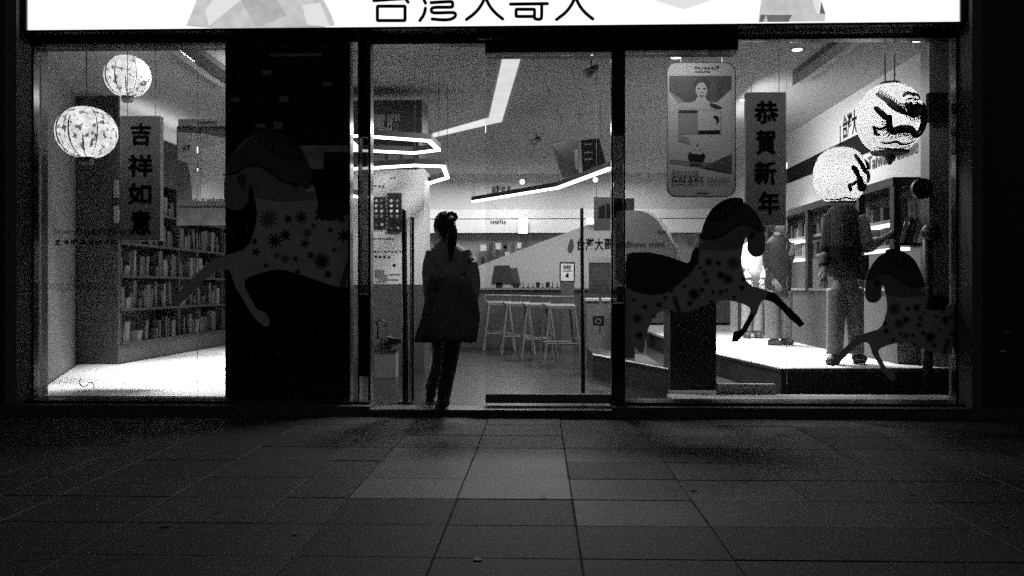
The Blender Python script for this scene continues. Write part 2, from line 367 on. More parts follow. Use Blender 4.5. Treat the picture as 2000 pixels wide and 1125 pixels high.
zpoly([(335, 86), (365, 86), (441, 140), (460, 175), (420, 150)], CZ - 0.06, 0.055, 'channel', 'midgrey', cv3)
zpoly([(315, 86), (334, 86), (419, 151), (458, 176), (452, 182), (400, 150)], CZ - 0.05, 0.045, 'edge_strip', 'white', cv3)
downs = [(1320, 113, 'small bright ceiling spot above the giant phone board'), (1557, 98, 'small bright ceiling spot beside the slanted grey channel'), (1453, 196, 'small bright ceiling spot left of the black lettered banner'),
         (1792, 80, 'small bright ceiling spot at the top right corner of the window'), (1745, 73, 'small bright ceiling spot above the big dragon lantern'), (1020, 355, 'small round glowing spot above the bent pendant lamp'), (1163, 351, 'small round glowing spot below the right end of the pendant lamp')]
for x, y, lb in downs:
    if y < 230:
        p = PZ(x, y, CZ - 0.02)
        d = thing('ceiling_spot', lb, 'ceiling spot', p, 'ceiling spots')
        MB().tube([p, p + Vector((0, 0, .018))], 0.045, 12).build('glow', 'spot', d)
        MB().tube([p + Vector((0, 0, .004)), p + Vector((0, 0, .0195))], 0.06, 12).build('ring', 'white', d)
    else:
        p = P(x, y, 17.46)
        d = thing('ceiling_spot', lb, 'wall spot', p, 'rear wall spots')
        MB().tube([p, p + Vector((0, .03, 0))], 0.045, 12).build('glow', 'spot', d)
        MB().tube([p + Vector((0, .006, 0)), p + Vector((0, .035, 0))], 0.06, 12).build('ring', 'white', d)
for i, (x0, y0, x1, y1, lb) in enumerate(((1013, 428, 1030, 441, 'upper of two glowing panels for lamp reflections over the grey rear wall band'), (1013, 443, 1030, 455, 'lower of two glowing panels for lamp reflections over the grey rear wall band'), (1146, 427, 1160, 437, 'glowing oblong lamp beside the hanging dark photo board'))):
    p = P((x0 + x1) / 2, (y0 + y1) / 2, 16.95 if i < 2 else 14.6)  # first two are glowing panels in place of lamps reflected in the glass
    d = thing('wall_glow', lb, 'wall lamp', p)
    rect(x0, y0, x1, y1, p.y, 0.03, 'glow', 'spot', d); rect(x0 - 1, y0 - 1, x1 + 1, y1 + 1, p.y + 0.031, 0.03, 'housing', 'white', d)

# ================================================================== SHOPFRONT
sf = thing('shop_facade', 'black framed glass shop front under the lit sign', 'shop front', (0, Y0, 0))
def bar(px0, py0, px1, py1, Y, th, name, m='frame'): return rect(px0, py0, px1, py1, Y, th, name, m, sf)
zt = P(250, 91, Y0).z        # top of the ordinary panes
zs = P(250, 777, Y0).z       # bottom of the display panes
xa, xb = P(66, 500, Y0).x, P(1866, 500, Y0).x
zh = P(900, 52, 6.9).z
# header: rail with an opening strip of transom glass above it on the right and over the open door leaf
MB().box((xa - .05, 7.02, zt + .002), (P(440, 80, 7.02).x, 7.24, zh + .05)).build('header_beam', 'frame', sf)
MB().box((P(440, 80, 7.02).x, 7.03, zt + .002), (P(722, 80, 7.03).x, 7.24, zh + .05)).build('header_beam', 'frame', sf)
x0, x1 = P(724, 80, Y0).x, P(948, 80, Y0).x
MB().box((x0, 7.06, zt - .01), (x1, 7.16, zt + .025)).build('header_rail', 'frame', sf)
MB().box((x0, 7.06, P(800, 77, 7.06).z), (x1, 7.24, zh + .05)).build('header_beam', 'frame', sf)
MB().box((x0, 7.10, zt + .026), (x1, 7.108, P(800, 77, 7.06).z - .001)).build('transom_pane', 'glass', sf)
x2, x3 = x1 + .001, P(1438, 90, Y0).x
zl = P(1080, 106, Y0).z
MB().box((x2, 7.04, zl), (P(1197, 90, Y0).x, 7.24, zh + .05)).build('header_beam', 'frame', sf)
MB().box((P(1197, 90, Y0).x + .001, 7.03, P(1330, 103, Y0).z), (x3, 7.24, zh + .05)).build('header_beam', 'frame', sf)
x4 = xb + .02
zr = P(1650, 79, Y0).z
MB().box((x3 + .001, 7.05, zr), (x4, 7.15, zr + .028)).build('header_rail', 'frame_gloss', sf)
MB().box((x3 + .001, 7.06, zr + .034), (x4, 7.14, zr + .045)).build('header_rail', 'frame_gloss', sf)
MB().box((x3 + .001, 7.10, zr + .046), (P(1790, 60, Y0).x, 7.108, 3.12)).build('transom_pane', 'glass', sf)
MB().box((P(1790, 60, Y0).x, 7.04, zr + .046), (x4, 7.24, 3.12)).build('header_beam', 'frame', sf)
sb = MB().box((P(932, 60, 6.98).x, 6.96, P(950, 76, 6.98).z), (P(980, 60, 6.98).x, 7.02, P(950, 58, 6.98).z)).build('door_sensor', 'midgrey', sf)
# upright posts
bar(53, 60, 66, 800, 7.05, .08, 'post', 'frame_gloss')
bar(1867, 60, 1898, 800, 7.05, .08, 'post', 'frame_gloss')
for (a, b) in ((680, 684), (699, 702), (719, 724)): bar(a, 77, b, 800, 7.04, .12, 'post', 'frame_gloss')
bar(701.6, 77, 719.4, 268, 7.115, .04, 'post', 'frame'); bar(701.6, 575, 719.4, 735, 7.115, .04, 'post', 'frame')
for (a, b) in ((1194, 1198), (1218, 1221)): bar(a, 90, b, 790, 7.06, .06, 'post', 'frame_gloss')
bar(1198, 90, 1218, 243, 7.06, .12, 'post', 'frame'); bar(1198, 592, 1218, 735, 7.06, .12, 'post', 'frame')
bar(1198.1, 243, 1217.9, 262, 7.08, .1, 'post', 'frame_gloss'); bar(1198.1, 735, 1217.9, 790, 7.08, .1, 'post', 'sill')
# glass panes
def pane(px0, py0, px1, py1, m='glass', Y=Y0, name='glass_pane'): return rect(px0, py0, px1, py1, Y, .010, name, m, sf)
pane(66.5, 91, 384, 777); pane(385.5, 91, 680, 777)
pane(684.2, 91, 698.8, 777); pane(702.2, 269, 718.8, 574, 'tint')
pane(1198.3, 262.5, 1217.7, 591.5, 'tint')
pane(1221, 103, 1437.5, 777); pane(1438.7, 80, 1536.8, 777); pane(1538.2, 80, 1866, 777)
leaf = pane(948.5, 107, 1193.5, 769, name='door_leaf')
MB().box((P(948.5, 780, Y0).x, 7.075, FZ + .02), (P(1193.5, 780, Y0).x, 7.135, P(1000, 769.5, Y0).z)).build('door_rail', 'grey', sf)
bk = MB().box((P(440, 90, 7.16).x, 7.16, zs), (P(683, 90, 7.16).x, 7.19, zt)).build('backing_panel', 'backing', sf)
# rails, sills, threshold
zled = P(1600, 776, Y0).z
MB().box((xa - .03, 6.94, FZ + .03), (P(722, 90, 6.94).x, 7.2, zs - .001)).build('bottom_rail', 'frame', sf)
MB().box((P(1196, 90, 6.94).x, 6.94, FZ + .03), (xb + .05, 7.2, zs - .001)).build('bottom_rail', 'frame', sf)
MB().box((xa - .03, 6.93, zs - .008), (P(722, 90, 6.94).x, 6.9395, zs)).build('rail_trim', 'steel', sf)
MB().box((P(1196, 90, 6.94).x, 6.93, zs - .008), (xb + .05, 6.9395, zs)).build('rail_trim', 'steel', sf)
MB().box((-4.3, 6.80, -.05), (P(722, 90, 6.8).x, 7.075, FZ + .026)).build('sill', 'sill', sf)
MB().box((P(1196, 90, 6.8).x, 6.80, -.05), (3.7, 7.075, FZ + .026)).build('sill', 'sill', sf)
MB().box((P(722.2, 90, 6.8).x, 6.79, -.05), (P(1195.8, 90, 6.8).x, 7.075, FZ)).build('threshold', 'sill', sf)
MB().box((P(722.2, 90, 6.8).x, 6.782, FZ - .014), (P(1195.8, 90, 6.8).x, 6.812, FZ + .006)).build('threshold_trim', 'steel', sf)
# outer masonry
for (a, b, nm, m, Y, lb) in ((-400, 8, 'side_wall', 'granite', 6.9, 'black wall left of the shop front'), (1920, 2400, 'side_wall', 'granite', 6.86, 'black wall right of the shop front')):
    tag(rect(a, -900, b, 830, Y, .4, nm, m), lb, 'wall')
tag(rect(8.5, -900, 32, 822, 6.83, .35, 'pilaster', 'pil'), 'narrow grey stone pilaster at the left edge of the shop', 'pilaster')
tag(rect(1898.5, -900, 1919.5, 824, 6.82, .38, 'pilaster', 'pil'), 'narrow grey stone pilaster at the right edge of the shop', 'pilaster')
rect(32.5, 40, 53, 818, 7.0, .3, 'reveal', 'frame', sf)
hd = thing('door_handle_set', 'two small chrome fittings glinting on the black wall right of the shop', 'door fitting', P(1962, 667, 6.83))
p = P(1967, 650, 6.82); MB().tube([p + Vector((-.028, .03, -.006)), p + Vector((-.024, -.01, .0)), p + Vector((0, -.02, .006)), p + Vector((.024, -.01, 0)), p + Vector((.028, .03, -.006))], .006, 8).build('lever', 'steel', hd, True)
p = P(1958, 687, 6.82); MB().ellipsoid(p, (.022, .02, .02), 14, 8).build('knob', 'steel', hd, True)

ob = thing('building', 'dark building across the street mirrored faintly in the black window panel', 'building', (-8, -16, 0))
MB().box((-30, -20, 0), (30, -16, 14)).build('wall', 'stone_out', ob)
for (x, z, w, h) in ((-9.3, 8.3, .35, .16), (-8.7, 7.4, .3, .2), (-9.5, 6.5, .3, .14), (-8.9, 6.5, .3, .25), (-10.4, 7.4, .3, .14), (-8.3, 8.9, 1.8, .10), (-7.2, 7.9, .3, .14), (6.5, 7.5, .8, .8), (9.5, 6.4, .9, .7)):
    MB().box((x - w / 2, -15.99, z - h / 2), (x + w / 2, -15.96, z + h / 2)).build('window', 'lit', ob)
MB().box((-8.6, -15.9, 5.0), (-5.6, -15.86, 5.8)).build('shop_fascia', 'lit_dim', ob); MB().box((-7.2, -15.5, 4.4), (-5.8, -15.4, 5.5)).build('awning', 'dark', ob)
# ================================================================== LIT SIGN
SY = 6.9
sg = thing('shop_sign', 'long white lit sign with black characters above the shop front', 'sign', (P(960, 50, SY).x, SY, zh))
sx0, sx1 = P(54, 30, SY).x, P(1874, 30, SY).x
MB().box((sx0, SY, zh), (sx1, SY + .02, zh + .56)).build('sign_face', 'sign', sg)
MB().box((sx0, SY + .021, zh - .001), (sx1, SY + .28, zh + .57)).build('sign_box', 'frame', sg)
MB().box((sx0 - .03, SY - .02, zh - .02), (sx1 + .03, SY + .28, zh - .002)).build('sign_trim', 'frame', sg)
MB().box((sx0 - .04, SY - .02, zh - .02), (sx0 - .001, SY + .28, zh + .57)).build('sign_trim', 'frame', sg)
MB().box((sx1 + .001, SY - .02, zh - .02), (sx1 + .04, SY + .28, zh + .57)).build('sign_trim', 'frame', sg)
def stroke_char(strokes, dx):
    mb = MB()
    for st in strokes:
        if len(st) == 1: continue
        pts = chaikin(st, 2, False) if len(st) > 2 else st
        w = 6.2 * SY / FPX
        wp = [P(x + dx, y, SY - .006) for x, y in pts]
        mb.ribbon(wp, w, (0, .004, 0))
        for e in (wp[0], wp[-1]):
            mb.prism([e + Vector((w / 2 * math.cos(a), 0, w / 2 * math.sin(a))) for a in [k * math.pi / 5 for k in range(10)]], (0, .0037, 0))
    mb.build('character', 'ink', sg)
rr = lambda x0, y0, x1, y1: [(x0 + 4, y0), (x1 - 4, y0), (x1, y0), (x1, y0 + 4), (x1, y1 - 4), (x1, y1), (x1 - 4, y1), (x0 + 4, y1), (x0, y1), (x0, y1 - 4), (x0, y0 + 4), (x0, y0), (x0 + 4, y0)]
stroke_char([[(768, -44), (748, -20), (730, 1)], [(730, 1), (790, -3)], [(774, -22), (787, -9), (797, 4)], rr(737, 12, 791, 40)], 0)
stroke_char([[(826, -42), (834, -33)], [(820, -14), (826, -5), (831, 6)], [(831, 16), (828, 29), (820, 40)], [(840, -34), (890, -34)], [(864, -44), (864, -34)], [(850, -28), (846, -14)], [(858, -27), (858, -12)], [(870, -27), (870, -12)], [(880, -28), (886, -14)],
             [(842, 5), (874, 3), (884, 3), (884, 9), (884, 14), (870, 14), (846, 14), (842, 18), (843, 25), (860, 25), (884, 24), (890, 26), (889, 33), (880, 38), (865, 39), (844, 37)]], 0)
big = [[(912, -16), (983, -18)], [(947, -44), (947, -10), (944, 4), (930, 24), (911, 38)], [(948, -6), (956, 12), (968, 26), (982, 37)]]
stroke_char(big, 0); stroke_char(big, 176)
stroke_char([[(1000, -40), (1066, -41)], rr(1008, -32, 1036, -16), [(1055, -40), (1055, -12), (1053, -5), (1043, -4)], [(997, 8), (1069, 7)], rr(1008, 18, 1044, 32), [(1058, 8), (1058, 30), (1057, 37), (1050, 38), (1044, 36), (1044, 32)]], 0)
def print_(pts, m, dy=.004): MB().prism([P(x, y, SY - dy) for x, y in pts], (0, .0035, 0)).build('printed_figure', m, sg)
print_(chaikin([(361, 57), (372, 30), (384, 2), (402, -60), (600, -60), (632, 0), (647, 28), (656, 57)], 1), 'sg1')
print_([(440, -30), (470, 0), (408, 50), (400, 20)], 'sg4', .008); print_([(470, 0), (520, -30), (560, 30), (500, 54)], 'sg2', .008)
print_([(380, 56.5), (500, 54), (620, 50), (654, 56.5)], 'sg2', .0115); print_([(590, 10), (625, 5), (645, 52), (600, 48)], 'sg4', .008)
print_([(1272, -30), (1283, 2), (1336, 18), (1386, 1), (1400, -30)], 'sg4')
print_([(1481, 43), (1487, 0), (1490, -40), (1580, -40), (1596, 26), (1612, 27), (1611, 41)], 'sg1')
print_([(1497, 29), (1547, 29), (1540, 42.5), (1500, 42.5)], 'sg3', .008); print_([(1486, 28), (1497, 29), (1490, 42.5), (1483, 42.5)], 'sg3', .0115)
print_([(1604, 2), (1612, 27), (1601, 26)], 'sg3', .008); print_([(1580, -20), (1603, -20), (1600, 25), (1594, 22)], 'sg4', .0115)

# ================================================================== HORSE DECALS
DY = Y0 - .006
HB = [(500, 262), (530, 256), (560, 264), (585, 286), (603, 322), (612, 358), (620, 395), (628, 424), (650, 430), (675, 418), (698, 412)]
HL = [(670, 562), (640, 556), (600, 540), (549, 525), (523, 529), (493, 538), (477, 547), (478, 562), (490, 583), (501, 605), (522, 611), (528, 638), (512, 637), (486, 607), (473, 581), (459, 560), (454, 542), (447, 527), (437, 525), (411, 534), (373, 575), (345, 599), (332, 590), (350, 568), (373, 547), (411, 508), (441, 498), (484, 486), (497, 450), (503, 420), (498, 385), (490, 356), (486, 362), (485, 395), (470, 411), (448, 409), (437, 393), (438, 345), (452, 305), (476, 274)]
CUT1 = [(698, 560)]
FULL = [(720, 412), (760, 398), (800, 400), (812, 405), (812, 668), (790, 645), (775, 668), (762, 668), (757, 620), (735, 565), (700, 550)]
FL = [(563, 427, 9, 6), (588, 424, 13, 8), (626, 420, 13, 5), (667, 428, 9, 5), (537, 470, 16, 9), (557, 459, 12, 7), (497, 471, 7, 5), (595, 475, 10, 5), (500, 492, 9, 5), (672, 460, 14, 7), (577, 505, 7, 5), (628, 510, 18, 16), (607, 498, 8, 5), (520, 518, 6, 5), (582, 531, 6, 4), (690, 452, 8, 4), (645, 449, 7, 4), (653, 488, 6, 3), (610, 355, 8, 5), (578, 360, 9, 5), (690, 500, 8, 5), (640, 535, 9, 6), (612, 440, 5, 4)]
FP = [(524, 427, 20, 11), (557, 505, 10, 9), (600, 455, 10, 8), (541, 500, 7, 6)]
FH = [(705, 520, 8, 5), (722, 538, 10, 5), (745, 510, 7, 4), (760, 545, 9, 5), (780, 575, 15, 8), (735, 570, 6, 4), (790, 525, 7, 5), (775, 620, 12, 6)]
def horse(label, f, full, cutx=None, leg_m=None):
    ok = lambda x: cutx is None or f((x, 0))[0] < cutx
    h = thing('horse_decal', label, 'window decal', P(*f((600, 600)), DY), 'horses stuck on the window')
    out = HB + (FULL if full else CUT1) + HL
    poly([f(q) for q in chaikin(out, 1)], DY, .0012, 'horse_body', 'decal', h)
    neck = [(q[0], q[1]) for q in HB[:6]] + [(600, 372), (582, 361), (557, 357), (535, 342), (515, 327), (493, 321), (474, 327), (462, 339), (440, 341), (452, 306), (477, 276)]
    poly([f(q) for q in chaikin(neck, 1)], DY - .0015, .0012, 'neck_print', 'decal_neck', h)
    neck2 = [(462, 341), (474, 329), (493, 323), (515, 329), (535, 344), (557, 359), (582, 363), (600, 374), (614, 376), (616, 390), (580, 392), (545, 394), (510, 388), (499, 384), (491, 357), (486, 362), (485, 394), (470, 409), (449, 407), (439, 392), (440, 344)]
    poly([f(q) for q in neck2], DY - .0015, .0012, 'neck_print', 'decal_low_neck', h)
    mane = chaikin([(490, 256), (520, 250), (555, 260), (582, 285), (598, 314), (575, 317), (545, 309), (512, 290)], 2)
    poly([f(q) for q in mane], DY - .003, .0012, 'mane', 'decal_black' if full else 'decal_dark', h)
    sc = abs(f((100, 0))[0] - f((0, 0))[0]) / 100
    mb = MB()
    for k in range(6):
        a = 508 + k * 13; st = [(a, 256 + k * 7), (a + 7, 272 + k * 6), (a + 6, 288 + k * 4)]
        mb.ribbon([P(*f(q), DY - .006) for q in chaikin(st, 2, False)], 3.2 * sc * DY / FPX, (0, .0012, 0))
    mb.build('mane_strand', 'decal_mid', h)
    rein = chaikin([(436, 341), (462, 339), (474, 327), (493, 321), (515, 327), (535, 342), (557, 357), (582, 361)], 2, False)
    MB().ribbon([P(*f(q), DY - .003) for q in rein], 4.2 * sc * DY / FPX, (0, .0012, 0)).build('rein', 'decal_black', h)
    poly([f(q) for q in ((463, 346), (474, 340), (482, 350), (476, 366), (466, 358))], DY - .003, .0012, 'rein_tag', 'decal_dark', h)
    def flower(x, y, r, n, nm, m):
        pts = []
        for k in range(n * 8):
            a = 2 * math.pi * k / (n * 8); q = r * (0.66 + 0.34 * math.cos(n * a))
            pts.append(f((x + q * math.cos(a), y + q * math.sin(a))))
        poly(pts, DY - .003, .0012, nm, m, h)
    for i, q in enumerate(FL):
        flower(*q, 'flower', 'decal_black' if i % 3 != 1 else 'decal_dark')
    for q in FP: flower(*q, 'flower', 'decal_mid')
    poly([f(q) for q in chaikin([(616, 396), (626, 428), (648, 432), (676, 420), (690, 400), (660, 385)], 2)], DY - .0045, .0012, 'saddle', 'decal_black', h) if not full else None
    poly([f(q) for q in ((676, 514), (688, 517), (673, 561), (662, 558))], DY - .003, .0012, 'strap', 'decal_mid', h)
    if full:
        poly([f(q) for q in chaikin([(612, 398), (622, 380), (634, 398), (640, 428), (660, 424), (700, 408), (760, 396), (812, 404), (812, 488), (790, 500), (770, 508), (715, 512), (690, 495), (672, 485), (655, 470), (625, 440)], 1)], DY - .006, .0012, 'saddle', 'decal_dark', h)
        for q in FH: flower(*q, 'flower', 'decal_dark')
        for pts in ([(478, 562), (490, 583), (501, 605), (522, 611), (528, 638), (512, 637), (486, 607), (473, 581), (466, 566)], [(437, 525), (411, 534), (373, 575), (345, 599), (332, 590), (350, 568), (373, 547), (411, 508), (430, 502)]):
            poly([f(q) for q in pts], DY - .003, .0012, 'lower_leg', 'decal_black', h)
    return h
horse('grey flowered horse decal leaping on the black window panel left of the door', lambda q: (min(q[0], 683), q[1]), False)
horse('grey flowered horse decal with dark saddle on the window below the giant phone', lambda q: (1420 - .73 * (q[0] - 540), 410 + .73 * (q[1] - 285)), True)
horse('smallest flowered horse decal at the right end of the window', lambda q: (min(1758 + .667 * (q[0] - 540), 1865), 508 + .667 * (q[1] - 285)), False)
# lettering and safety marks on the glass
gl = thing('glass_lettering', 'two rows of small black lettering across the left window pane', 'lettering', P(105, 478, DY))
text_px('lettering', 'Samsung', 'ink', gl, 105, 447, 147, 459, DY); text_px('lettering', 'GALAXY Note 3', 'ink', gl, 150, 446, 256, 460, DY, .01)
marks_px(8, 'ink', gl, 105, 467, 231, 479, DY)
for nm, x0, x1, yy, lb in (('safety_marks', 76, 218, 560, 'faint row of small loops across the left window pane'), ('safety_marks', 1780, 1862, 551, 'faint row of small loops at the right end of the window')):
    s_ = thing(nm, lb, 'window marking', P(x0, yy, DY)); mb = MB()
    x = x0
    while x < x1:
        c = P(x, yy, DY); mb.ribbon([c + Vector((.012 * math.cos(a), 0, .03 * math.sin(a))) for a in [k * math.pi / 5 for k in range(11)]], .004, (0, .001, 0)); x += 9
    mb.build('loops', 'decal_mid', s_)

# ================================================================== LANTERNS
BULB = 11.5
def lantern(label, px, py, rx, ry, Y, kind, cords, top):
    c = P(px, py, Y); k = Y / FPX; a, b = rx * k, ry * k
    t = thing('lantern', label, 'paper lantern', c - Vector((0, 0, b)), 'festival lanterns hanging in the window')
    def sq(d):
        e = 0.86 if kind == 'b' else 1.0
        z = math.copysign(abs(d.z) ** e, d.z); r = math.hypot(d.x, d.y)
        rr_ = r ** 0.9 if r > 0 else 0
        fl = 1 - .012 * (1 + math.cos(24 * math.atan2(d.y, d.x))) if kind == 'b' else 1
        return Vector((d.x / r * rr_ * fl, d.y / r * rr_ * fl, z)) if r > 1e-6 else d
    MB().ellipsoid(c, (a, a, b), 96 if kind == 'b' else 40, 24, sq).build('shade', 'lantern_b' if kind == 'b' else 'lantern_a', t, True)
    bl = bpy.data.lights.new('lantern_bulb', 'POINT'); bl.energy = BULB * (a / .25) ** 2 * (0.42 if kind == 'b' else 0.36); bl.shadow_soft_size = .03
    bo = bpy.data.objects.new('lantern_bulb', bl); C.objects.link(bo); bo.location = c
    def surf(u, v, lift=.003):        # u,v in -1..1 seen from the street
        z = max(-.97, min(.97, v)); r = (1 - z * z) ** .45
        x = max(-.985 * r, min(.985 * r, u)); y = -math.sqrt(max(0, r * r - x * x))
        d = Vector((x, y, z)); n = Vector((x, y, z)).normalized()
        return Vector((c.x + a * x, c.y + a * y, c.z + b * z)) + n * lift
    if kind == 'a':
        for u0, v0, v1, w in ((-.62, .95, -.95, .05), (-.1, .5, -.95, .05), (.35, -.2, -.95, .05), (.72, .9, -.9, .03), (-.95, .6, -.6, .03)):
            ps = [];ws = []
            for q in range(15):
                v = v0 + (v1 - v0) * q / 14; r = (1 - min(.96, v * v)) ** .45
                ps.append(surf(u0 * r, v)); ws.append(a * w * (.3 + .7 * math.sin(math.pi * (q + 1) / 16)))
            MB().ribbon(ps, ws, (0, .001, 0)).build('rib', 'rib', t)
        mb = MB()
        for q in range(7): mb.box((c.x - a * .22 + q * a * .065, c.y - .02, c.z - b * 1.22 - .01 * (q % 2)), (c.x - a * .22 + q * a * .065 + a * .05, c.y + .02, c.z - b * .97))
        mb.build('tassel', 'lantern_b', t)
        MB().tube([c + Vector((0, 0, -b * 1.0)), c + Vector((0, 0, -b * .94))], a * .26, 16).build('collar', 'rib', t)
    else:
        def rib_(pts, ws, m='dragon'):
            pts2 = chaikin(pts, 2, False); n = len(pts2)
            wl = [ws * a * (1 if cords == 2 else 1.5) * (.35 + .65 * math.sin(math.pi * (i + .6) / n)) for i in range(n)]
            MB().ribbon([surf(*q) for q in pts2], wl, (0, .001, 0)).build('dragon_print', m, t)
        if cords == 2:
            for pts, w, m in (
                ([(-.62, .62), (-.5, .45), (-.3, .28), (.0, .02), (.2, -.05)], .18, 'dragon_mid'), ([(-.4, .3), (-.2, .12), (.05, .0)], .18, 'dragon'),
                ([(-.72, .22), (-.6, .05), (-.45, -.12), (-.32, -.2)], .2, 'dragon'), ([(-.78, -.3), (-.62, -.4), (-.45, -.38), (-.3, -.32)], .1, 'dragon'), ([(-.72, -.3), (-.66, -.5), (-.55, -.55)], .14, 'dragon'),
                ([(-.35, -.05), (-.38, -.3), (-.28, -.5), (0, -.42), (.3, -.42), (.55, -.58), (.72, -.5)], .26, 'dragon'), ([(.8, .35), (.86, .05), (.82, -.3), (.7, -.55)], .24, 'dragon'),
                ([(.6, .25), (.75, .0), (.72, -.3), (.55, -.5)], .2, 'dragon'),
                ([(.05, .45), (.2, .58), (.4, .52), (.6, .56), (.7, .42)], .13, 'dragon_mid'), ([(.1, .34), (.3, .42), (.5, .38), (.66, .44)], .06, 'dragon'),
                ([(.1, .28), (.2, .1), (.3, .0), (.45, .0), (.6, .12), (.68, .3)], .2, 'dragon_mid'), ([(.15, .2), (.3, .22), (.38, .12), (.5, .24), (.62, .2)], .16, 'dragon'),
                ([(.12, .02), (.3, -.08), (.5, -.06), (.64, .05)], .13, 'dragon'), ([(.25, .3), (.3, .22)], .1, 'dragon'), ([(.5, .32), (.55, .24)], .1, 'dragon'),
                ([(-.5, -.72), (-.3, -.78), (-.1, -.72), (.1, -.8), (.35, -.78), (.6, -.66)], .1, 'dragon_mid'), ([(-.55, -.84), (-.2, -.9), (.2, -.9), (.5, -.8)], .07, 'dragon'),
                ([(.45, .9), (.6, .82), (.68, .74)], .06, 'dragon_mid')): rib_(pts, w, m)
        else:
            for pts, w, m in (
                ([(.28, .62), (.36, .45), (.5, .3), (.7, .1)], .13, 'dragon'), ([(.1, .2), (.22, .12), (.3, -.02), (.4, -.15)], .14, 'dragon'), ([(.5, .25), (.62, .1), (.8, .0)], .12, 'dragon_mid'),
                ([(.85, .55), (.8, .35), (.88, .15)], .14, 'dragon'), ([(.0, -.4), (.12, -.42), (.3, -.3), (.4, -.28)], .08, 'dragon'), ([(.02, -.38), (.08, -.55), (.16, -.6)], .1, 'dragon'),
                ([(.42, -.12), (.45, -.35), (.55, -.5), (.75, -.42), (.9, -.45)], .22, 'dragon'), ([(.8, .1), (.9, -.1), (.86, -.3)], .12, 'dragon_mid'),
                ([(-.6, -.82), (-.3, -.88), (0, -.8), (.3, -.86), (.55, -.8)], .06, 'dragon_mid')): rib_(pts, w, m)
        def fringe(path, ln, side, w=.035):
            q = chaikin(path, 2, False)
            for k in range(1, len(q) - 1, 1):
                dx, dy = q[k + 1][0] - q[k - 1][0], q[k + 1][1] - q[k - 1][1]; L_ = math.hypot(dx, dy) or 1
                nx, ny = -dy / L_ * side, dx / L_ * side
                rib_([q[k], (q[k][0] + nx * ln * .6 + dx * .3, q[k][1] + ny * ln * .6 + dy * .3), (q[k][0] + nx * ln, q[k][1] + ny * ln)], w)
        if cords == 2:
            fringe([(-.35, -.05), (-.38, -.3), (-.28, -.5), (0, -.42), (.3, -.42), (.55, -.58)], .2, -1); fringe([(-.62, .62), (-.5, .45), (-.3, .28), (0, .02)], .16, 1)
            fringe([(.05, .3), (.12, .05), (.3, -.1), (.55, -.08), (.7, .1)], .14, -1, .03); fringe([(.8, .35), (.86, .05), (.82, -.3)], .16, 1)
            for k in range(13):
                u = -.84 + k * .14; MB().ribbon([surf(u * (1 - z_ * z_) ** .45, z_, .0012) for z_ in (-.9, -.8, -.7, -.6, -.5, -.4)], .0025, (0, .0006, 0)).build('pleat_line', 'dragon_mid', t)
        else:
            fringe([(.42, -.12), (.45, -.35), (.55, -.5), (.75, -.42)], .14, -1); fringe([(.28, .62), (.36, .45), (.5, .3), (.7, .1)], .1, 1, .03)
        MB().loft([(c.x, c.y, c.z + b * .93, a * .3, a * .3), (c.x, c.y, c.z + b * 1.03, a * .3, a * .3)], 20).build('collar', 'rib' if cords == 2 else 'tassel', t)
        MB().loft([(c.x, c.y, c.z - b * 1.0, a * .55, a * .55), (c.x, c.y, c.z - b * .93, a * .6, a * .6)], 20).build('base_ring', 'dragon_mid' if cords == 2 else 'tassel', t)
        if cords == 2:
            MB().loft([(c.x, c.y, c.z - b * 1.0, a * .06, a * .06), (c.x, c.y, c.z - b * 1.08, a * .16, a * .16), (c.x, c.y, c.z - b * 1.3, a * .05, a * .05)], 12).build('tassel', 'rib', t)
    zt_ = P(px, top, Y).z
    for s in ((-1, 1) if cords == 2 else (0,)):
        MB().tube([c + Vector((s * a * .15, 0, b * .98)), Vector((c.x + s * a * .15, c.y, zt_))], .006 if cords == 2 else .004, 6).build('cord', 'rib', t)
lantern('large speckled paper lantern hanging low at the left end of the window', 169, 259, 58, 51, 7.7, 'a', 1, 80)
lantern('smaller speckled paper lantern hanging higher beside the large speckled one', 249, 149, 44, 41, 8.2, 'a', 1, 90)
lantern('big white lantern printed with a dark coiling dragon face', 1738, 232, 60, 68, 7.6, 'b', 2, 106)
lantern('smaller white lantern with a dragon on its right side above the shopper', 1641, 343, 50, 55, 7.5, 'b', 1, 245)

# ================================================================== LETTERED BANNERS, PHONE BOARD, POSTERS
def banner(label, x0, y0, x1, y1, Y, chars):
    t = thing('lettered_banner', label, 'banner', P((x0 + x1) / 2, y1, Y), 'lettered banners hanging in the window')
    rect(x0, y0, x1, y1, Y, .07, 'panel', 'banner', t)
    a = P(x0, y0, Y); b = P(x1, y0, Y)
    MB().box((a.x, Y - .004, a.z + .001), (b.x, Y + .074, a.z + .008)).build('top_trim', 'white', t)
    for s in (.15, .85):
        xx = a.x + (b.x - a.x) * s; MB().tube([(xx, Y + .03, a.z), (xx, Y + .03, CZ - .002)], .003, 5).build('wire', 'steel', t)
    for ch, cx_, cy_, w, h in chars:
        mb = MB()                     # heavy brush weight: overlapping passes of the same character in one mesh
        for k_, (ox, oy) in enumerate(((0, 0), (.9, .5), (-.9, -.5), (.4, -.9), (-.5, .9))):
            o_ = text_px('character', ch, 'brush', None, cx_ - w / 2 + ox, cy_ - h / 2 + oy, cx_ + w / 2 + ox, cy_ + h / 2 + oy, Y - .003 - k_ * .0006, .008)
            i_ = len(mb.v); mb.v += [tuple(v.co) for v in o_.data.vertices]; mb.f += [[i_ + q for q in p_.vertices] for p_ in o_.data.polygons]
            bpy.data.objects.remove(o_)
        mb.build('character', 'brush', t)
banner('dark hanging banner reading four black characters beside the speckled lanterns', 234, 228, 313, 470, 7.9, (('吉', 275, 262, 38, 42), ('祥', 274, 323, 46, 42), ('如', 273, 378, 44, 40), ('意', 275, 434, 38, 46)))
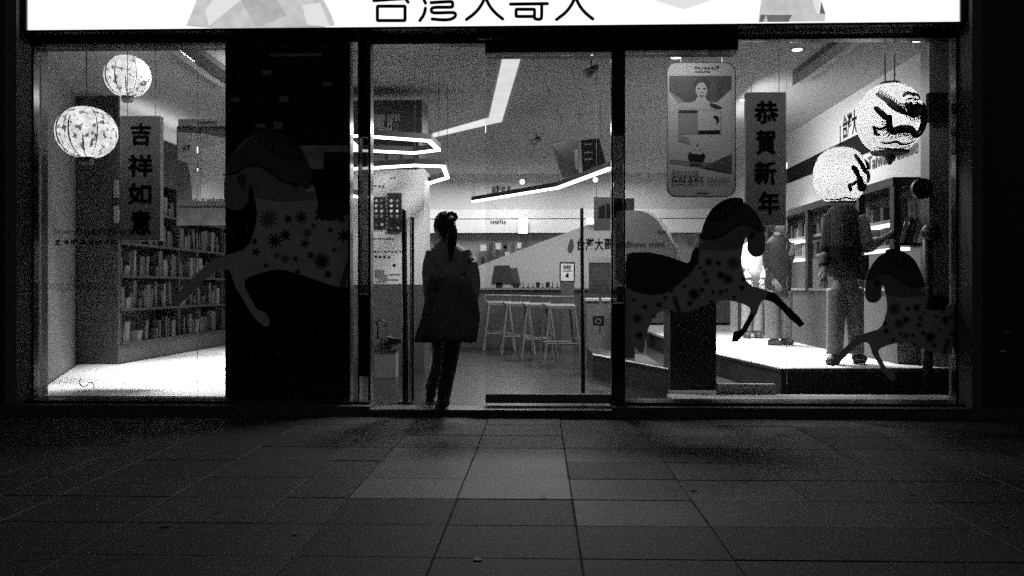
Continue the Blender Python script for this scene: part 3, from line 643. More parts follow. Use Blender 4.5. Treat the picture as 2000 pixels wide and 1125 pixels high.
banner('dark hanging banner with black characters between giant phone and dragon lanterns', 1457, 182, 1535, 440, 7.85, (('恭', 1497, 219, 46, 44), ('賀', 1496, 277, 38, 46), ('新', 1495, 337, 42, 44), ('年', 1502, 396, 40, 44)))
sp = thing('side_board', 'narrow dark board with pale cards behind the left lettered banner', 'board', P(220, 470, 8.3))
poly([(207, 216), (222, 219), (240, 230), (240, 470), (207, 470)], 8.3, .05, 'board', 'dark', sp)
for yy in (352, 402): rect(222, yy, 232, yy + 34, 8.29, .004, 'card', 'grey', sp)

PHY = 7.9
ph = thing('phone_board', 'giant phone-shaped advertising board hanging behind the glass', 'advertising board', P(1370, 385, PHY))
def rrect(x0, y0, x1, y1, r, n=6):
    o = []
    for cx_, cy_, a0 in ((x1 - r, y0 + r, -90), (x1 - r, y1 - r, 0), (x0 + r, y1 - r, 90), (x0 + r, y0 + r, 180)):
        o += [(cx_ + r * math.cos(R(a0 + 90 * k / n)), cy_ + r * math.sin(R(a0 + 90 * k / n))) for k in range(n + 1)]
    return o
poly(rrect(1302, 121, 1437, 385, 20), PHY + .005, .02, 'bezel', 'midgrey', ph)
poly(rrect(1304, 123, 1435, 383, 18), PHY, .0045, 'phone_face', 'phone', ph)
def pp(pts, m, d, nm='print'): poly(pts, PHY - d, .0008, nm, m, ph)
pp([(1307, 148), (1429, 148), (1429, 338), (1307, 318)], 'grey', .002, 'screen')
pp([(1307, 148), (1429, 148), (1429, 172), (1400, 200), (1340, 200), (1307, 176)], 'poster_dark', .0035, 'screen_shade')
pp([(1325, 201), (1348, 200), (1400, 200), (1429, 175), (1429, 322), (1307, 312), (1307, 180)], 'phone', .005, 'screen_glow')
pp([(1429, 300), (1429, 338), (1372, 327)], 'midgrey', .0065, 'screen_shade')
head = lambda cx_, cy_, rx_, ry_, n=18: [(cx_ + rx_ * math.cos(2 * math.pi * k / n), cy_ + ry_ * math.sin(2 * math.pi * k / n)) for k in range(n)]
pp(chaikin([(1324, 212), (1330, 206), (1358, 198), (1362, 188), (1378, 188), (1382, 198), (1408, 208), (1411, 213)], 1), 'phone', .0065, 'printed_shoulders')
pp(chaikin([(1383, 199), (1408, 207), (1411, 213), (1390, 212)], 1), 'dark', .008, 'printed_top')
pp(head(1372, 166, 15, 15), 'dark', .0065, 'printed_hair'); pp(head(1370, 176, 11.5, 15), 'phone', .008, 'printed_face')
for q in ((1365, 173, 3, 1.2), (1376, 173, 3, 1.2), (1370, 187, 4, 1.3), (1371, 181, 1.6, 1)): pp(head(*q, 10), 'dark', .0095, 'printed_feature')
pp([(1383, 168), (1387, 180), (1383, 192), (1379, 190)], 'midgrey', .0095, 'printed_shadow')
pp([(1325, 215), (1408, 215), (1408, 261), (1325, 262)], 'grey', .0095, 'printed_tablet'); pp([(1363, 217), (1407, 217), (1407, 255), (1363, 255)], 'phone', .011, 'printed_screen')
pp([(1325, 215), (1362, 215), (1362, 221), (1325, 221)], 'dark', .011, 'printed_strip'); pp([(1364, 255), (1406, 254), (1406, 260), (1364, 261)], 'black', .0125, 'printed_strip')
pp(chaikin([(1391, 229), (1397, 225), (1405, 229), (1405, 238), (1398, 244), (1400, 236), (1396, 231)], 1), 'black', .0125, 'printed_hair')
pp(chaikin([(1320, 262), (1345, 270), (1352, 290), (1376, 290), (1382, 268), (1400, 263)], 1), 'phone', .0065, 'printed_shoulders')
pp([(1322, 264), (1345, 268), (1348, 282), (1325, 275)], 'grey', .008, 'printed_arm')
pp(head(1360, 306, 17, 14), 'dark', .008, 'printed_hair'); pp(head(1362, 294, 12, 12), 'phone', .0095, 'printed_face'); pp([(1344, 300), (1378, 302), (1374, 314), (1348, 313)], 'black', .011, 'printed_hair')
pp([(1350, 316), (1372, 318), (1372, 323), (1348, 321)], 'midgrey', .0095, 'printed_trim')
for q in ((1357, 293, 2.5, 1), (1368, 293, 2.5, 1), (1362, 284, 3, 1)): pp(head(*q, 10), 'dark', .011, 'printed_feature')
text_px('lettering', 'Samsung', 'ink', ph, 1313, 331, 1364, 344, PHY - .0165); text_px('lettering', 'GALAXY', 'ink', ph, 1312, 344, 1376, 357, PHY - .0165, .008); text_px('lettering', 'GRAND2', 'dark', ph, 1381, 346, 1426, 356, PHY - .0165)
marks_px(7, 'dark', ph, 1356, 130, 1400, 135, PHY - .0165)
pp(rrect(1358, 139, 1388, 142, 1.4, 3), 'midgrey', .002, 'speaker_slot'); pp(rrect(1360, 376, 1384, 379, 1.4, 3), 'midgrey', .002, 'home_key'); pp(head(1402, 131, 3, 3), 'dark', .002, 'camera_lens')
for xx in (1330, 1410): MB().tube([P(xx, 122, PHY + .01), Vector((P(xx, 122, PHY + .01).x, PHY + .01, CZ))], .003, 5).build('wire', 'steel', ph)

po = thing('event_poster', 'large pale poster dated 2014 behind the left window, cut by the black panel', 'poster', P(395, 440, 9.2))
rect(345, 246, 455, 440, 9.2, .03, 'board', 'poster_dark', po)
pp2 = lambda pts, m, d, nm: poly(pts, 9.2 - d, .002, nm, m, po)
pp2([(347, 258), (400, 262), (455, 272), (455, 395), (440, 392), (425, 396), (410, 390), (395, 395), (376, 391), (372, 345), (366, 318), (347, 312)], 'poster', .004, 'print')
pp2([(395, 290), (440, 280), (452, 390), (392, 388)], 'poster_light', .008, 'print')
for k in range(14): pp2([(350 + k * 7, 394), (354 + k * 7, 384 + (k * 5) % 9), (358 + k * 7, 396), (358 + k * 7, 402), (350 + k * 7, 402)], 'poster_dark', .012, 'print')
text_px('lettering', '2014', 'white', po, 366, 259, 398, 271, 9.185, .01); marks_px(2, 'poster_dark', po, 356, 282, 372, 294, 9.185)
rect(348, 232, 455, 246.5, 9.15, .05, 'top_strip', 'grey', po); marks_px(12, 'dark', po, 386, 236, 424, 242, 9.145)

pd = thing('display_sign', 'white round-topped display sign reading padfone mini beside the dark post', 'display sign', P(1250, 560, 9.0))
poly(chaikin([(1203, 560), (1203, 520), (1203, 470), (1203, 413), (1215, 411), (1255, 411), (1285, 428), (1303, 465), (1310, 510), (1312, 560)], 2), 9.0, .06, 'board', 'grey', pd)
poly(chaikin([(1204, 560), (1206, 430), (1240, 409), (1270, 412), (1300, 436), (1318, 475), (1331, 492), (1328, 560)], 2), 9.075, .05, 'back_board', 'wall', pd)
text_px('lettering', 'padfone mini', 'dark', pd, 1204, 470, 1297, 486, 8.996); marks_px(4, 'dark', pd, 1283, 450, 1303, 456, 8.996); marks_px(4, 'midgrey', pd, 1232, 492, 1270, 499, 8.996)
MB().box((P(1206, 560, 9).x, 9.0, FZ), (P(1240, 560, 9).x, 9.12, P(1200, 560, 9).z)).build('stand', 'dark', pd)

# ================================================================== LEFT DISPLAY PLATFORM AND SHELVES
tag(MB().prism([(-4.15, 7.2, .03), (-2.25, 7.2, .03), (-2.25, 15.5, .03), (-4.85, 15.5, .03), (-4.85, 10.19, .03), (-5.33, 10.19, .03)], (0, 0, .07)).build('display_platform', 'floor_white'), 'bright white display platform on the floor behind the left window', 'platform')
cab = thing('cable', 'thin dark cable curled on the bright left platform', 'cable', PZ(170, 750, .1))
MB().tube([PZ(x, y, .105) for x, y in chaikin([(158, 738), (155, 748), (162, 756), (170, 754), (172, 748), (180, 746), (184, 752), (183, 757)], 2, False)], .004, 5).build('cord', 'dark', cab)
su = thing('shelf_unit', 'tall shelf unit packed with accessory packets along the left wall', 'shelf unit', (-5.0, 12.6, .1))
ya, yb = 10.26, 15.3
MB().box((XL + .002, ya, .1), (-4.88, yb, .32)).build('plinth', 'midgrey', su)
MB().box((XL + .002, ya, 2.3), (-4.88, yb, 2.9)).build('header', 'dark', su)
MB().box((XL + .002, ya, .32), (XL + .03, yb, 2.3)).build('back_panel', 'midgrey', su)
levels = [.34, .74, 1.13, 1.52, 1.92]
for z in levels: MB().box((XL + .03, ya, z - .03), (-4.86, yb, z)).build('shelf', 'dark', su)
for yy in (ya, 11.95, 13.6, yb - .03): MB().box((XL + .03, yy, .32), (-4.875, yy + .03, 2.3)).build('upright', 'dark', su)
lvname = ['bottom', 'second lowest', 'middle', 'second highest', 'top']
for li, z in enumerate(levels):
    y = ya + .05
    while y < 14.6:
        w = random.choice((.035, .05, .07, .09, .12)); h = random.choice((.12, .18, .22, .26, .3)) * random.uniform(.9, 1.1); dp = random.uniform(.04, .2)
        if any(abs(y + w / 2 - q) < w / 2 + .04 for q in (11.965, 13.615)): y += .05; continue
        m, nm = random.choice((('book1', 'white'), ('book2', 'grey'), ('book2', 'grey'), ('book3', 'dark')))
        x1 = -4.89 + random.uniform(-.06, .015); ln_ = random.choice((0, 0, 0, .03, -.03))
        p = MB().prism([(-4.89 - dp, y, z + .001), (x1, y, z + .001), (x1, y + ln_, z + h), (-4.89 - dp, y + ln_, z + h)], (0, w, 0)).build('accessory_packet', m)
        tag(p, f"{nm} accessory packet standing on the {lvname[li]} shelf, {'front' if y < 11.95 else 'middle' if y < 13.6 else 'rear'} bay of the left wall", 'packet', 'accessory packets on the left wall shelves')
        y += w + random.choice((.008, .012, .03, .05, .14))

# ================================================================== DOORWAY INTERIOR
lu = thing('service_panel', 'tall pale panel with posters and a dark lettered top left of the doorway', 'wall panel', P(770, 726, 9.9))
UY = 9.9
rect(640, 330, 829, 556, UY, .5, 'panel', 'wall', lu); rect(640, 556.2, 829, 726, UY - .02, .5, 'cabinet', 'midgrey', lu)
rect(640, 195, 822, 264, UY - .12, .6, 'fascia', 'dark', lu); rect(640, 264.2, 818, 330, UY - .02, .5, 'recess', 'black', lu)  # recess is a flat black front, its shade put into the colour
MB().prism([P(822.5, 195, UY - .12), P(834, 207, UY + .4), P(834, 262, UY + .4), P(822.5, 264, UY - .12)], (.01, 0, 0)).build('fascia_end', 'midgrey', lu)
text_px('lettering', '電腦', 'text_grey', lu, 727, 222, 783, 256, UY - .13, .02)
for i in range(3): rect(730 + i * 28, 302, 752 + i * 28, 316, UY - .03, .008, 'shelf_item', 'midgrey', lu)
marks_px(2, 'grey', lu, 762, 345, 773, 351, UY - .003); marks_px(3, 'midgrey', lu, 730, 361, 752, 367, UY - .003)
marks_px(10, 'midgrey', lu, 729, 464, 770, 469, UY - .003); marks_px(8, 'dark', lu, 729, 489, 784, 494, UY - .003); marks_px(4, 'ink', lu, 729, 499, 764, 505, UY - .003)
rect(727, 509, 783, 555, UY - .006, .004, 'notice', 'white', lu)
poly([(732, 527), (751, 527), (751, 536), (757, 538), (757, 544), (733, 544)], UY - .01, .003, 'notice_print', 'grey', lu)
for yy, x0, x1 in ((535, 760, 782), (545, 740, 778), (549, 733, 755)): rect(x0, yy, x1, yy + 2.5, UY - .01, .003, 'notice_print', 'grey', lu)
poly(head(770, 518, 3, 3), UY - .01, .003, 'notice_print', 'ink', lu)
for i, (x0, y0, x1, y1, lb) in enumerate(((728, 385, 752.5, 446, 'left, smaller of two dark phone price boards on the pale panel'), (756.5, 377, 784, 453, 'right, taller of two dark phone price boards on the pale panel'))):
    b = thing('price_board', lb, 'price board', P((x0 + x1) / 2, y1, UY - .02), 'dark phone price boards')
    rect(x0, y0, x1, y1, UY - .03, .02, 'board', 'black', b)
    for r_ in range(4):
        for c_ in range(2):
            q = P(x0 + (x1 - x0) * (.28 + .42 * c_), 392 + 10 * r_, UY - .036)
            MB().tube([q, q + Vector((0, .005, 0))], .017, 12).build('phone_picture', 'white' if r_ < 3 and (c_ == 0 or r_ == 2) else 'grey', b)
    rect(x0 + 4, y1 - 9, x0 + 10, y1 - 4, UY - .034, .003, 'card', 'midgrey', b); rect(x1 - 9, y1 - 10, x1 - 4, y1 - 5, UY - .034, .003, 'card', 'phone', b)

def pendant(label, pts, z, r=.025, wires=(0,)):
    ps = [PZ(x, y, z) for x, y in pts]
    t = thing('pendant_lamp', label, 'pendant lamp', ps[0], 'bent pendant tube lamps')
    for a, b in zip(ps, ps[1:]):
        d = (b - a); d.z = 0; n = Vector((-d.y, d.x, 0)).normalized() * r
        e = d.normalized() * r * .5
        a2, b2 = a - e, b + e
        MB().prism([a2 + n * .8, b2 + n * .8, b2 - n * .8, a2 - n * .8], (0, 0, -.022)).build('tube', 'tube', t)
        MB().prism([a2 + n, b2 + n, b2 - n, a2 - n], (0, 0, .055)).build('housing', 'dark', t)
    for k in wires:
        MB().tube([ps[k] + Vector((0, 0, .05)), Vector((ps[k].x, ps[k].y, CZ))], .003, 5).build('wire', 'dark', t)
    return t
pendant('bent pendant lamp loop, upper of the two left of the doorway', [(655, 262), (727, 265), (838, 273), (857, 291), (808, 297), (727, 293), (655, 290)], 2.45, .022, (2, 3))
pendant('bent pendant lamp, lower of the two left of the doorway', [(655, 329), (727, 326), (810, 321), (866, 323), (874, 345), (835, 357)], 2.2, .022, (2, 4))
pendant('long bent pendant lamp right of the doorway above the counter', [(925, 392), (1090, 365), (1192, 327)], 2.2, .03, (0, 1, 2))
pendant('short pendant lamp end seen through the slim pane left of the door', [(610, 262), (684, 274), (703, 292)], 2.45, .03, (1,))
pendant('thin pendant lamp end seen lower through the slim pane left of the door', [(640, 377), (684, 380), (704, 383)], 1.95, .02, (1,))

# rear cabinets, sloped partition, counter
bc = thing('rear_cabinet', 'wide grey rear cabinet band with small goods behind the counter', 'cabinet', P(1000, 560, 17.1))
rect(832, 408, 1450, 427, 17.1, .38, 'top_panel', 'wall', bc); rect(832, 427.2, 1450, 455, 17.06, .42, 'band', 'white', bc)
rect(832, 455.3, 1450, 560, 17.2, .28, 'recess', 'grey', bc); rect(832, 560.3, 1450, 630, 17.0, .48, 'base', 'midgrey', bc)
marks_px(7, 'midgrey', bc, 957, 430, 988, 437, 17.05)
marks_px(4, 'midgrey', bc, 960, 362, 998, 378, 17.48)
for k, (x, y, w, h, m) in enumerate(((938, 478, 12, 12, 'poster_light'), (955, 474, 8, 14, 'book3'), (968, 475, 10, 12, 'poster_light'), (982, 472, 8, 14, 'book3'), (984, 480, 6, 6, 'white'), (998, 474, 7, 11, 'book2'), (1010, 474, 8, 11, 'poster_light'), (1030, 470, 8, 14, 'book2'), (846, 470, 6, 9, 'book3'), (955, 500, 9, 12, 'book3'), (940, 503, 6, 12, 'black'), (970, 498, 10, 8, 'book2'), (986, 492, 9, 8, 'poster_light'), (1345, 468, 10, 12, 'book2'), (1362, 474, 8, 12, 'book3'), (1375, 462, 9, 12, 'poster_light'))):
    p = rect(x, y, x + w, y + h, 17.02, .1, 'shelf_goods', m)
    tag(p, f"small {dict(poster_light='pale', book3='dark', white='white', book2='grey', black='black')[m]} boxed item hung on the rear cabinet {'right of the giant phone' if x > 1300 else 'beside the woman in the doorway' if x < 960 else 'above the counter monitors'}", 'boxed item', 'boxed items on the rear cabinet')
pt = thing('partition', 'white partition with a sloping top edge and black company characters', 'partition', P(1070, 562, 14.8))
poly([(925, 562), (925, 523), (1000, 494), (1115, 451), (1215, 415), (1260, 415), (1260, 562)], 14.8, .06, 'board', 'wall', pt)
poly(chaikin([(1117, 463), (1121, 476), (1119, 490), (1113, 496), (1108, 490), (1110, 478)], 2), 14.79, .005, 'emblem', 'midgrey', pt)
text_px('lettering', '台灣大哥', 'ink', pt, 1127, 465, 1196, 489, 14.79, .02)
ct = thing('counter', 'long dark service counter with pale top behind the bar stools', 'counter', P(980, 679, 14.0))
rect(818, 566, 1260, 679, 14.0, .5, 'front', 'midgrey', ct); rect(812, 562.5, 1264, 566, 13.94, .6, 'top', 'grey', ct)
# things on the counter
cz = P(900, 562.5, 14.0).z + .002
def on(px, w, h, d, m, nm, Y=14.15): a = P(px, 562, Y); return MB().box((a.x, Y, cz), (a.x + w, Y + d, cz + h)).build(nm, m)
for i, (x, pts, lb) in enumerate(((975, [(959, 556), (965, 519), (995, 518), (1003, 556)], 'larger dark monitor seen from behind on the counter'), (1008, [(997, 558), (994, 524), (1010, 523), (1018, 558)], 'narrow dark monitor leaning beside the larger one on the counter'))):
    t = thing('monitor', lb, 'monitor', P(x, 562, 14.2), 'monitors on the counter')
    poly(pts, 14.2 + .12 * i, .05, 'screen_back', 'dark' if i == 0 else 'midgrey', t)
    MB().box((P(x, 560, 14.25).x - .05, 14.2, cz), (P(x, 560, 14.25).x + .05, 14.4, P(x, 552, 14.2).z)).build('stand', 'black', t)
for k in range(11):
    a = P(1022 + k * 9.5, 562, 14.1); t = thing('display_pin', 'thin upright phone display pin in the row on the counter', 'display stand', (a.x, 14.1, cz), 'row of display pins on the counter')
    MB().tube([(a.x, 14.1, cz), (a.x, 14.1, cz + random.uniform(.07, .11))], .008, 6).build('pin', 'dark', t); MB().box((a.x - .025, 14.08, cz), (a.x + .025, 14.13, cz + .012)).build('base', 'black', t)
    if k in (3, 5, 8): MB().box((a.x - .03, 14.09, cz + .013), (a.x + .035, 14.105, cz + .09)).build('handset', 'black', t)
fs = thing('framed_notice', 'black framed white notice standing at the right of the counter', 'notice', P(1109, 552, 13.2))
rect(1093, 512, 1123, 551, 13.2, .03, 'frame', 'black', fs); rect(1095.5, 515, 1120.5, 548.5, 13.19, .008, 'sheet', 'white', fs)
marks_px(3, 'midgrey', fs, 1100, 517, 1116, 526, 13.185); marks_px(1, 'ink', fs, 1103, 533, 1112, 542, 13.185); rect(1100, 528, 1116, 530, 13.186, .003, 'rule', 'grey', fs)
MB().box((P(1096, 551, 13.2).x, 13.2, FZ), (P(1122, 551, 13.2).x, 13.4, P(1100, 551.3, 13.2).z)).build('stand', 'midgrey', fs)
# stools
def stool(x, Y, rz):
    t = thing('bar_stool', 'x', 'bar stool', (x, Y, FZ), 'bar stools along the counter')
    c, s = math.cos(rz), math.sin(rz)
    def w(u, v, z): return Vector((x + u * c - v * s, Y + u * s + v * c, FZ + z))
    MB().prism([w(-.17, -.17, .68), w(.17, -.17, .68), w(.19, .17, .70), w(-.19, .17, .70)], (0, 0, .035)).build('seat', 'wood', t)
    for u in (-1, 1):
        for v in (-1, 1): MB().tube([w(u * .15, v * .15, .68), w(u * .23, v * .23, .003)], .016, 6).build('leg', 'wood', t)
    for k, (a, b) in enumerate(((( -1, -1), (1, -1)), ((1, -1), (1, 1)), ((1, 1), (-1, 1)), ((-1, 1), (-1, -1)))):
        z = .26 + .05 * (k % 2); q = .15 + .08 * (1 - z / .68)
        MB().tube([w(a[0] * q, a[1] * q, z), w(b[0] * q, b[1] * q, z)], .011, 6).build('footrest', 'wood', t)
    MB().tube([w(-.18, .16, .7), w(-.2, .2, .82), w(.2, .2, .82), w(.18, .16, .7)], .012, 6).build('back_rail', 'wood', t)
    return t
for (px, fy, rz, lb) in ((1094, 711, .15, 'nearest pale wooden bar stool, right end of the row at the counter'), (1050, 700, .1, 'second nearest pale bar stool in the row at the counter'), (1010, 692, .1, 'third pale bar stool from the right at the counter'), (974, 684, .1, 'farthest pale bar stool, left end of the row at the counter')):
    g = PZ(px, fy, FZ); st = stool(g.x, g.y, rz); st['label'] = lb
# poster stand by the door post
ps = thing('poster_stand', 'dark poster on a thin floor stand right of the doorway', 'poster stand', P(1171, 722, 10.3))
rect(1150, 513, 1194, 580, 10.3, .02, 'poster', 'poster_dark', ps); rect(1149, 503, 1195, 513, 10.29, .03, 'header_strip', 'poster', ps)
rect(1156, 522, 1188, 548, 10.296, .002, 'print', 'midgrey', ps); rect(1154, 556, 1190, 572, 10.296, .002, 'print', 'book3', ps)
q = P(1172, 580, 10.35); MB().tube([q, P(1172, 716, 10.35)], .012, 8).build('pole', 'grey', ps)
rect(1152, 716, 1194, 721, 10.2, .3, 'foot', 'grey', ps)
poly([(1154, 687), (1168, 694), (1168, 713), (1154, 713)], 10.3, .05, 'leaflet_box', 'black', ps); poly([(1174, 694), (1194, 691), (1194, 713), (1174, 713)], 10.3, .05, 'leaflet_box', 'black', ps)
rect(1158, 617, 1180, 636, 10.28, .02, 'plaque', 'black', ps); poly(head(1168, 627, 6, 6), 10.275, .003, 'plaque_ring', 'grey', ps); poly(head(1168, 627, 3.6, 3.6), 10.272, .003, 'plaque_dot', 'black', ps)
wp = thing('pale_cabinet', 'pale low cabinet behind the poster stand right of the doorway', 'cabinet', P(1170, 690, 11))
rect(1147, 588, 1262, 705, 11.0, .4, 'body', 'grey', wp); rect(1145, 583, 1264, 588, 10.97, .45, 'top', 'wall', wp)
hp = thing('photo_board', 'dark hanging board with two small pictures beside the dark post', 'photo board', P(1180, 450, 9.2))
rect(1160, 385, 1200, 450, 9.2, .03, 'board', 'midgrey', hp); rect(1200.3, 387, 1239, 425, 9.2, .03, 'board', 'dark', hp); rect(1200.3, 395, 1222, 423, 9.19, .004, 'picture', 'black', hp)
poly([(1169, 404), (1181, 399), (1181, 425), (1169, 425)], 9.195, .004, 'picture', 'black', hp); poly([(1184, 397), (1198, 400), (1198, 426), (1184, 425)], 9.195, .004, 'picture', 'black', hp)
for xx in (1165, 1192): MB().tube([P(xx, 385, 9.21), Vector((P(xx, 385, 9.21).x, 9.21, CZ))], .003, 5).build('wire', 'dark', hp)
# hanging dark boards on wires
hb = thing('hanging_board', 'pair of dark tilted sign boards hanging from the ceiling above the pendant lamp', 'hanging sign', P(1130, 345, 11.0))
def quad3(a, th, nm, m): MB().prism(a, th).build(nm, m, hb)
quad3([P(1078, 282, 11.6), P(1130, 274, 11.0), P(1130, 342, 11.0), P(1098, 346, 11.6)], (0, .04, 0), 'board', 'dark')
quad3([P(1097, 296, 11.55), P(1129, 291, 10.97), P(1129, 331, 10.97), P(1103, 334, 11.55)], (0, .006, 0), 'picture', 'grey')
quad3([P(1134, 274, 10.8), P(1170, 270, 10.5), P(1184, 320, 10.5), P(1138, 336, 10.8)], (0, .04, 0), 'board', 'black')
for (x, y) in ((1141, 281), (1141, 297), (1141, 310)): quad3([P(x, y, 10.7), P(x + 16, y - 1.5, 10.6), P(x + 16, y + 1.5, 10.6), P(x, y + 3, 10.7)], (0, .004, 0), 'printed_line', 'grey')
for (x, y, Y) in ((1097, 282, 11.4), (1131, 277, 11.0), (1172, 272, 10.55)): MB().tube([P(x, y, Y), Vector((P(x, y, Y).x, Y, CZ))], .004, 5).build('wire', 'dark', hb)
for (x, y, lb) in ((1155, 128, 'small dark track spotlight hanging from the ceiling near the door post'), (1047, 271, 'small dark track spotlight hanging from the ceiling above the counter')):
    p = PZ(x, y - 10, CZ); t = thing('track_spotlight', lb, 'spotlight', p, 'track spotlights')
    s = .05; MB().tube([p, p + Vector((0, 0, -.08))], .008, 6).build('stem', 'dark', t); MB().tube([p + Vector((.06, 0, -.06)), p + Vector((-.06, -.02, -.14))], [.03, .045], 10).build('lamp_head', 'dark', t)
# security gates just inside the threshold
for (x0, x1, yt, yb_, Y, lb) in ((785, 797, 408, 789, 7.2, 'dark upright anti-theft post left of the woman in the doorway'), (1135, 1143.5, 405, 770, 7.86, 'dark upright anti-theft post right of the doorway behind the glass')):
    t = thing('security_post', lb, 'security post', P((x0 + x1) / 2, yb_, Y), 'anti-theft posts inside the door')
    a, b = P(x0, yb_, Y), P(x1, yt, Y)
    MB().loft([((a.x + b.x) / 2, Y + .03, FZ + .002, (b.x - a.x) / 2, .035), ((a.x + b.x) / 2 - .012, Y + .03, b.z - .02, (b.x - a.x) / 2 * .8, .03), ((a.x + b.x) / 2 - .012, Y + .03, b.z, (b.x - a.x) / 3, .02)], 12).build('post', 'black', t, True)
    MB().box((a.x - .03, Y - .03, FZ + .001), (b.x + .03, Y + .12, FZ + .012)).build('foot', 'dark', t)
    if Y < 7.5:
        for k_, (u0, u1) in enumerate(((798.2, 800), (801, 806))): MB().box((P(u0, 1, Y).x, Y + .07, FZ + .013), (P(u1, 1, Y).x, Y + .09, P(1, 425, Y).z)).build('reflection_strip', 'steel' if k_ == 0 else 'midgrey', t)  # solid strips in place of a reflection in the glass
# umbrella stand
us = thing('umbrella_stand', 'pale umbrella stand at the left side of the doorway', 'umbrella stand', P(755, 742, 9.2))
q = P(752, 686, 9.2); w_ = .11
MB().prism([q + Vector((-w_, 0, 0)), q + Vector((w_, 0, 0)), Vector((q.x + w_, 9.2, FZ + .002)), Vector((q.x - w_, 9.2, FZ + .002))], (0, .2, 0)).build('bin', 'grey', us)
MB().box((q.x - w_ - .01, 9.19, q.z), (q.x + w_ + .01, 9.41, q.z + .02)).build('rim', 'steel', us)
um = thing('umbrella', 'folded dark umbrella with hooked handle sticking out of the stand', 'umbrella', q, 'umbrellas in the stand')
MB().loft([(q.x + .0, 9.3, q.z - .2, .05, .05), (q.x - .01, 9.3, q.z, .09, .07), (q.x - .03, 9.3, q.z + .12, .03, .03)], 14, True, .25, 6).build('canopy', 'black', um)
hk = [P(737, 662, 9.25), P(737, 640, 9.25), P(735, 628, 9.25), P(741, 624, 9.25), P(748, 626, 9.25), P(753, 632, 9.25), P(753, 638, 9.25)]
MB().tube(hk, .014, 8).build('handle', 'black', um, True)
um2 = thing('umbrella', 'dark crumpled umbrella lying across the umbrella stand rim', 'umbrella', q + Vector((.1, 0, 0)), 'umbrellas in the stand')
MB().loft([(q.x - .05, 9.27, q.z + .025, .09, .06), (q.x + .05, 9.27, q.z + .08, .1, .06), (q.x + .1, 9.25, q.z + .12, .05, .04)], 14, True, .3, 5).build('canopy', 'black', um2)
MB().tube([P(757, 660, 9.2), P(775, 662, 9.2)], [.03, .008], 8).build('tip', 'black', um2)

# ================================================================== RIGHT BAY
RZ = 0.28
rp = thing('raised_floor', 'bright white raised glossy floor behind the right window', 'platform', (2.6, 8.0, FZ))
a = P(1522, 717, 7.93); e_ = PZ(1400, 690, RZ)
pts = [(a.x, 7.93), (4.5, 7.93), (4.5, 17.4), (e_.x - .25, 17.4), (e_.x, e_.y)]
MB().prism([(x, y, RZ - .03) for x, y in pts], (0, 0, .03)).build('floor_board', 'floor_white', rp)
MB().prism([(x + (.02 if i in (0, 3, 4) else 0), y + (.02 if i < 2 else 0), FZ + .001) for i, (x, y) in enumerate(pts)], (0, 0, RZ - .032 - FZ)).build('riser', 'dark', rp)
nose = [Vector((x, y, RZ - .012)) for x, y in ((4.5, 7.925), (a.x, 7.925), (e_.x - .006, e_.y))]
MB().tube(nose, .014, 6).build('edge_trim', 'steel', rp)
lg = thing('window_ledge', 'pale ledge along the foot of the right window', 'ledge', (2.4, 7.3, FZ))
MB().box((P(1310, 770, 7.3).x, 7.205, FZ + .001), (3.6, 7.52, zs - .002)).build('board', 'ledge', lg)
MB().box((P(1400, 770, 7.6).x, 7.53, FZ + .001), (P(1510, 770, 7.6).x, 7.62, P(1450, 750, 7.55).z)).build('kerb', 'ledge', lg)
pl = thing('plinth', 'dark plinth with sloping top in front of the raised floor', 'plinth', P(1355, 762, 7.65))
poly([(1309, 608), (1330, 602), (1399, 586), (1399, 762), (1309, 762)], 7.62, .4, 'body', 'dark', pl)
poly([(1307, 606), (1330, 600), (1401, 583.5), (1401, 586.5), (1330, 602.5), (1307, 609)], 7.60, .44, 'top', 'black', pl)
lp = thing('low_plinth', 'low dark plinth with pale edge left of the sloping plinth', 'plinth', P(1265, 740, 8.4))
b0, b1 = PZ(1222, 699, RZ), PZ(1306, 722, RZ)
MB().prism([(b0.x - .3, b0.y + .4, FZ + .001), (b1.x, b1.y, FZ + .001), (b1.x, b1.y + 1.6, FZ + .001), (b0.x - .3, b0.y + 1.6, FZ + .001)], (0, 0, RZ - FZ)).build('body', 'dark', lp)
MB().tube([b0 + Vector((-.3, .39, 0)), b1 + Vector((0, -.005, 0))], .012, 6).build('edge_trim', 'steel', lp)

rs = thing('wall_shelving', 'dark wall shelving with lit shelves along the right wall', 'shelf unit', (3.3, 11, RZ))
SX = XR - .32; y0_, y1_ = 8.34, 15.0
MB().box((SX - .02, y0_, 1.92), (XR - .002, y1_, 2.0)).build('header', 'black', rs)
MB().box((XR - .03, y0_, RZ), (XR - .002, y1_, 1.92)).build('back_panel', 'grey', rs)
for z in (1.60, 1.36, .95): 
    MB().box((SX + (.06 if z > 1 else 0), y0_ + .03, z), (XR - .03, y1_, z + .03)).build('shelf', 'grey', rs)
    if z > 1:
        for (u, v) in ((8.4, 9.35), (9.5, 10.6), (11.6, 12.8)): MB().box((SX + .07, u, z - .03), (SX + .16, v, z - .004)).build('shelf_lamp', 'led', rs)
MB().box((SX + .02, y0_, RZ + .001), (XR - .03, y1_, .949)).build('base_cabinet', 'midgrey', rs)
for yy in (y0_, 9.25, 11.0, 12.9, 14.9): MB().box((SX - .01, yy, .95), (SX + .05, yy + .1, 1.92)).build('upright', 'black', rs)
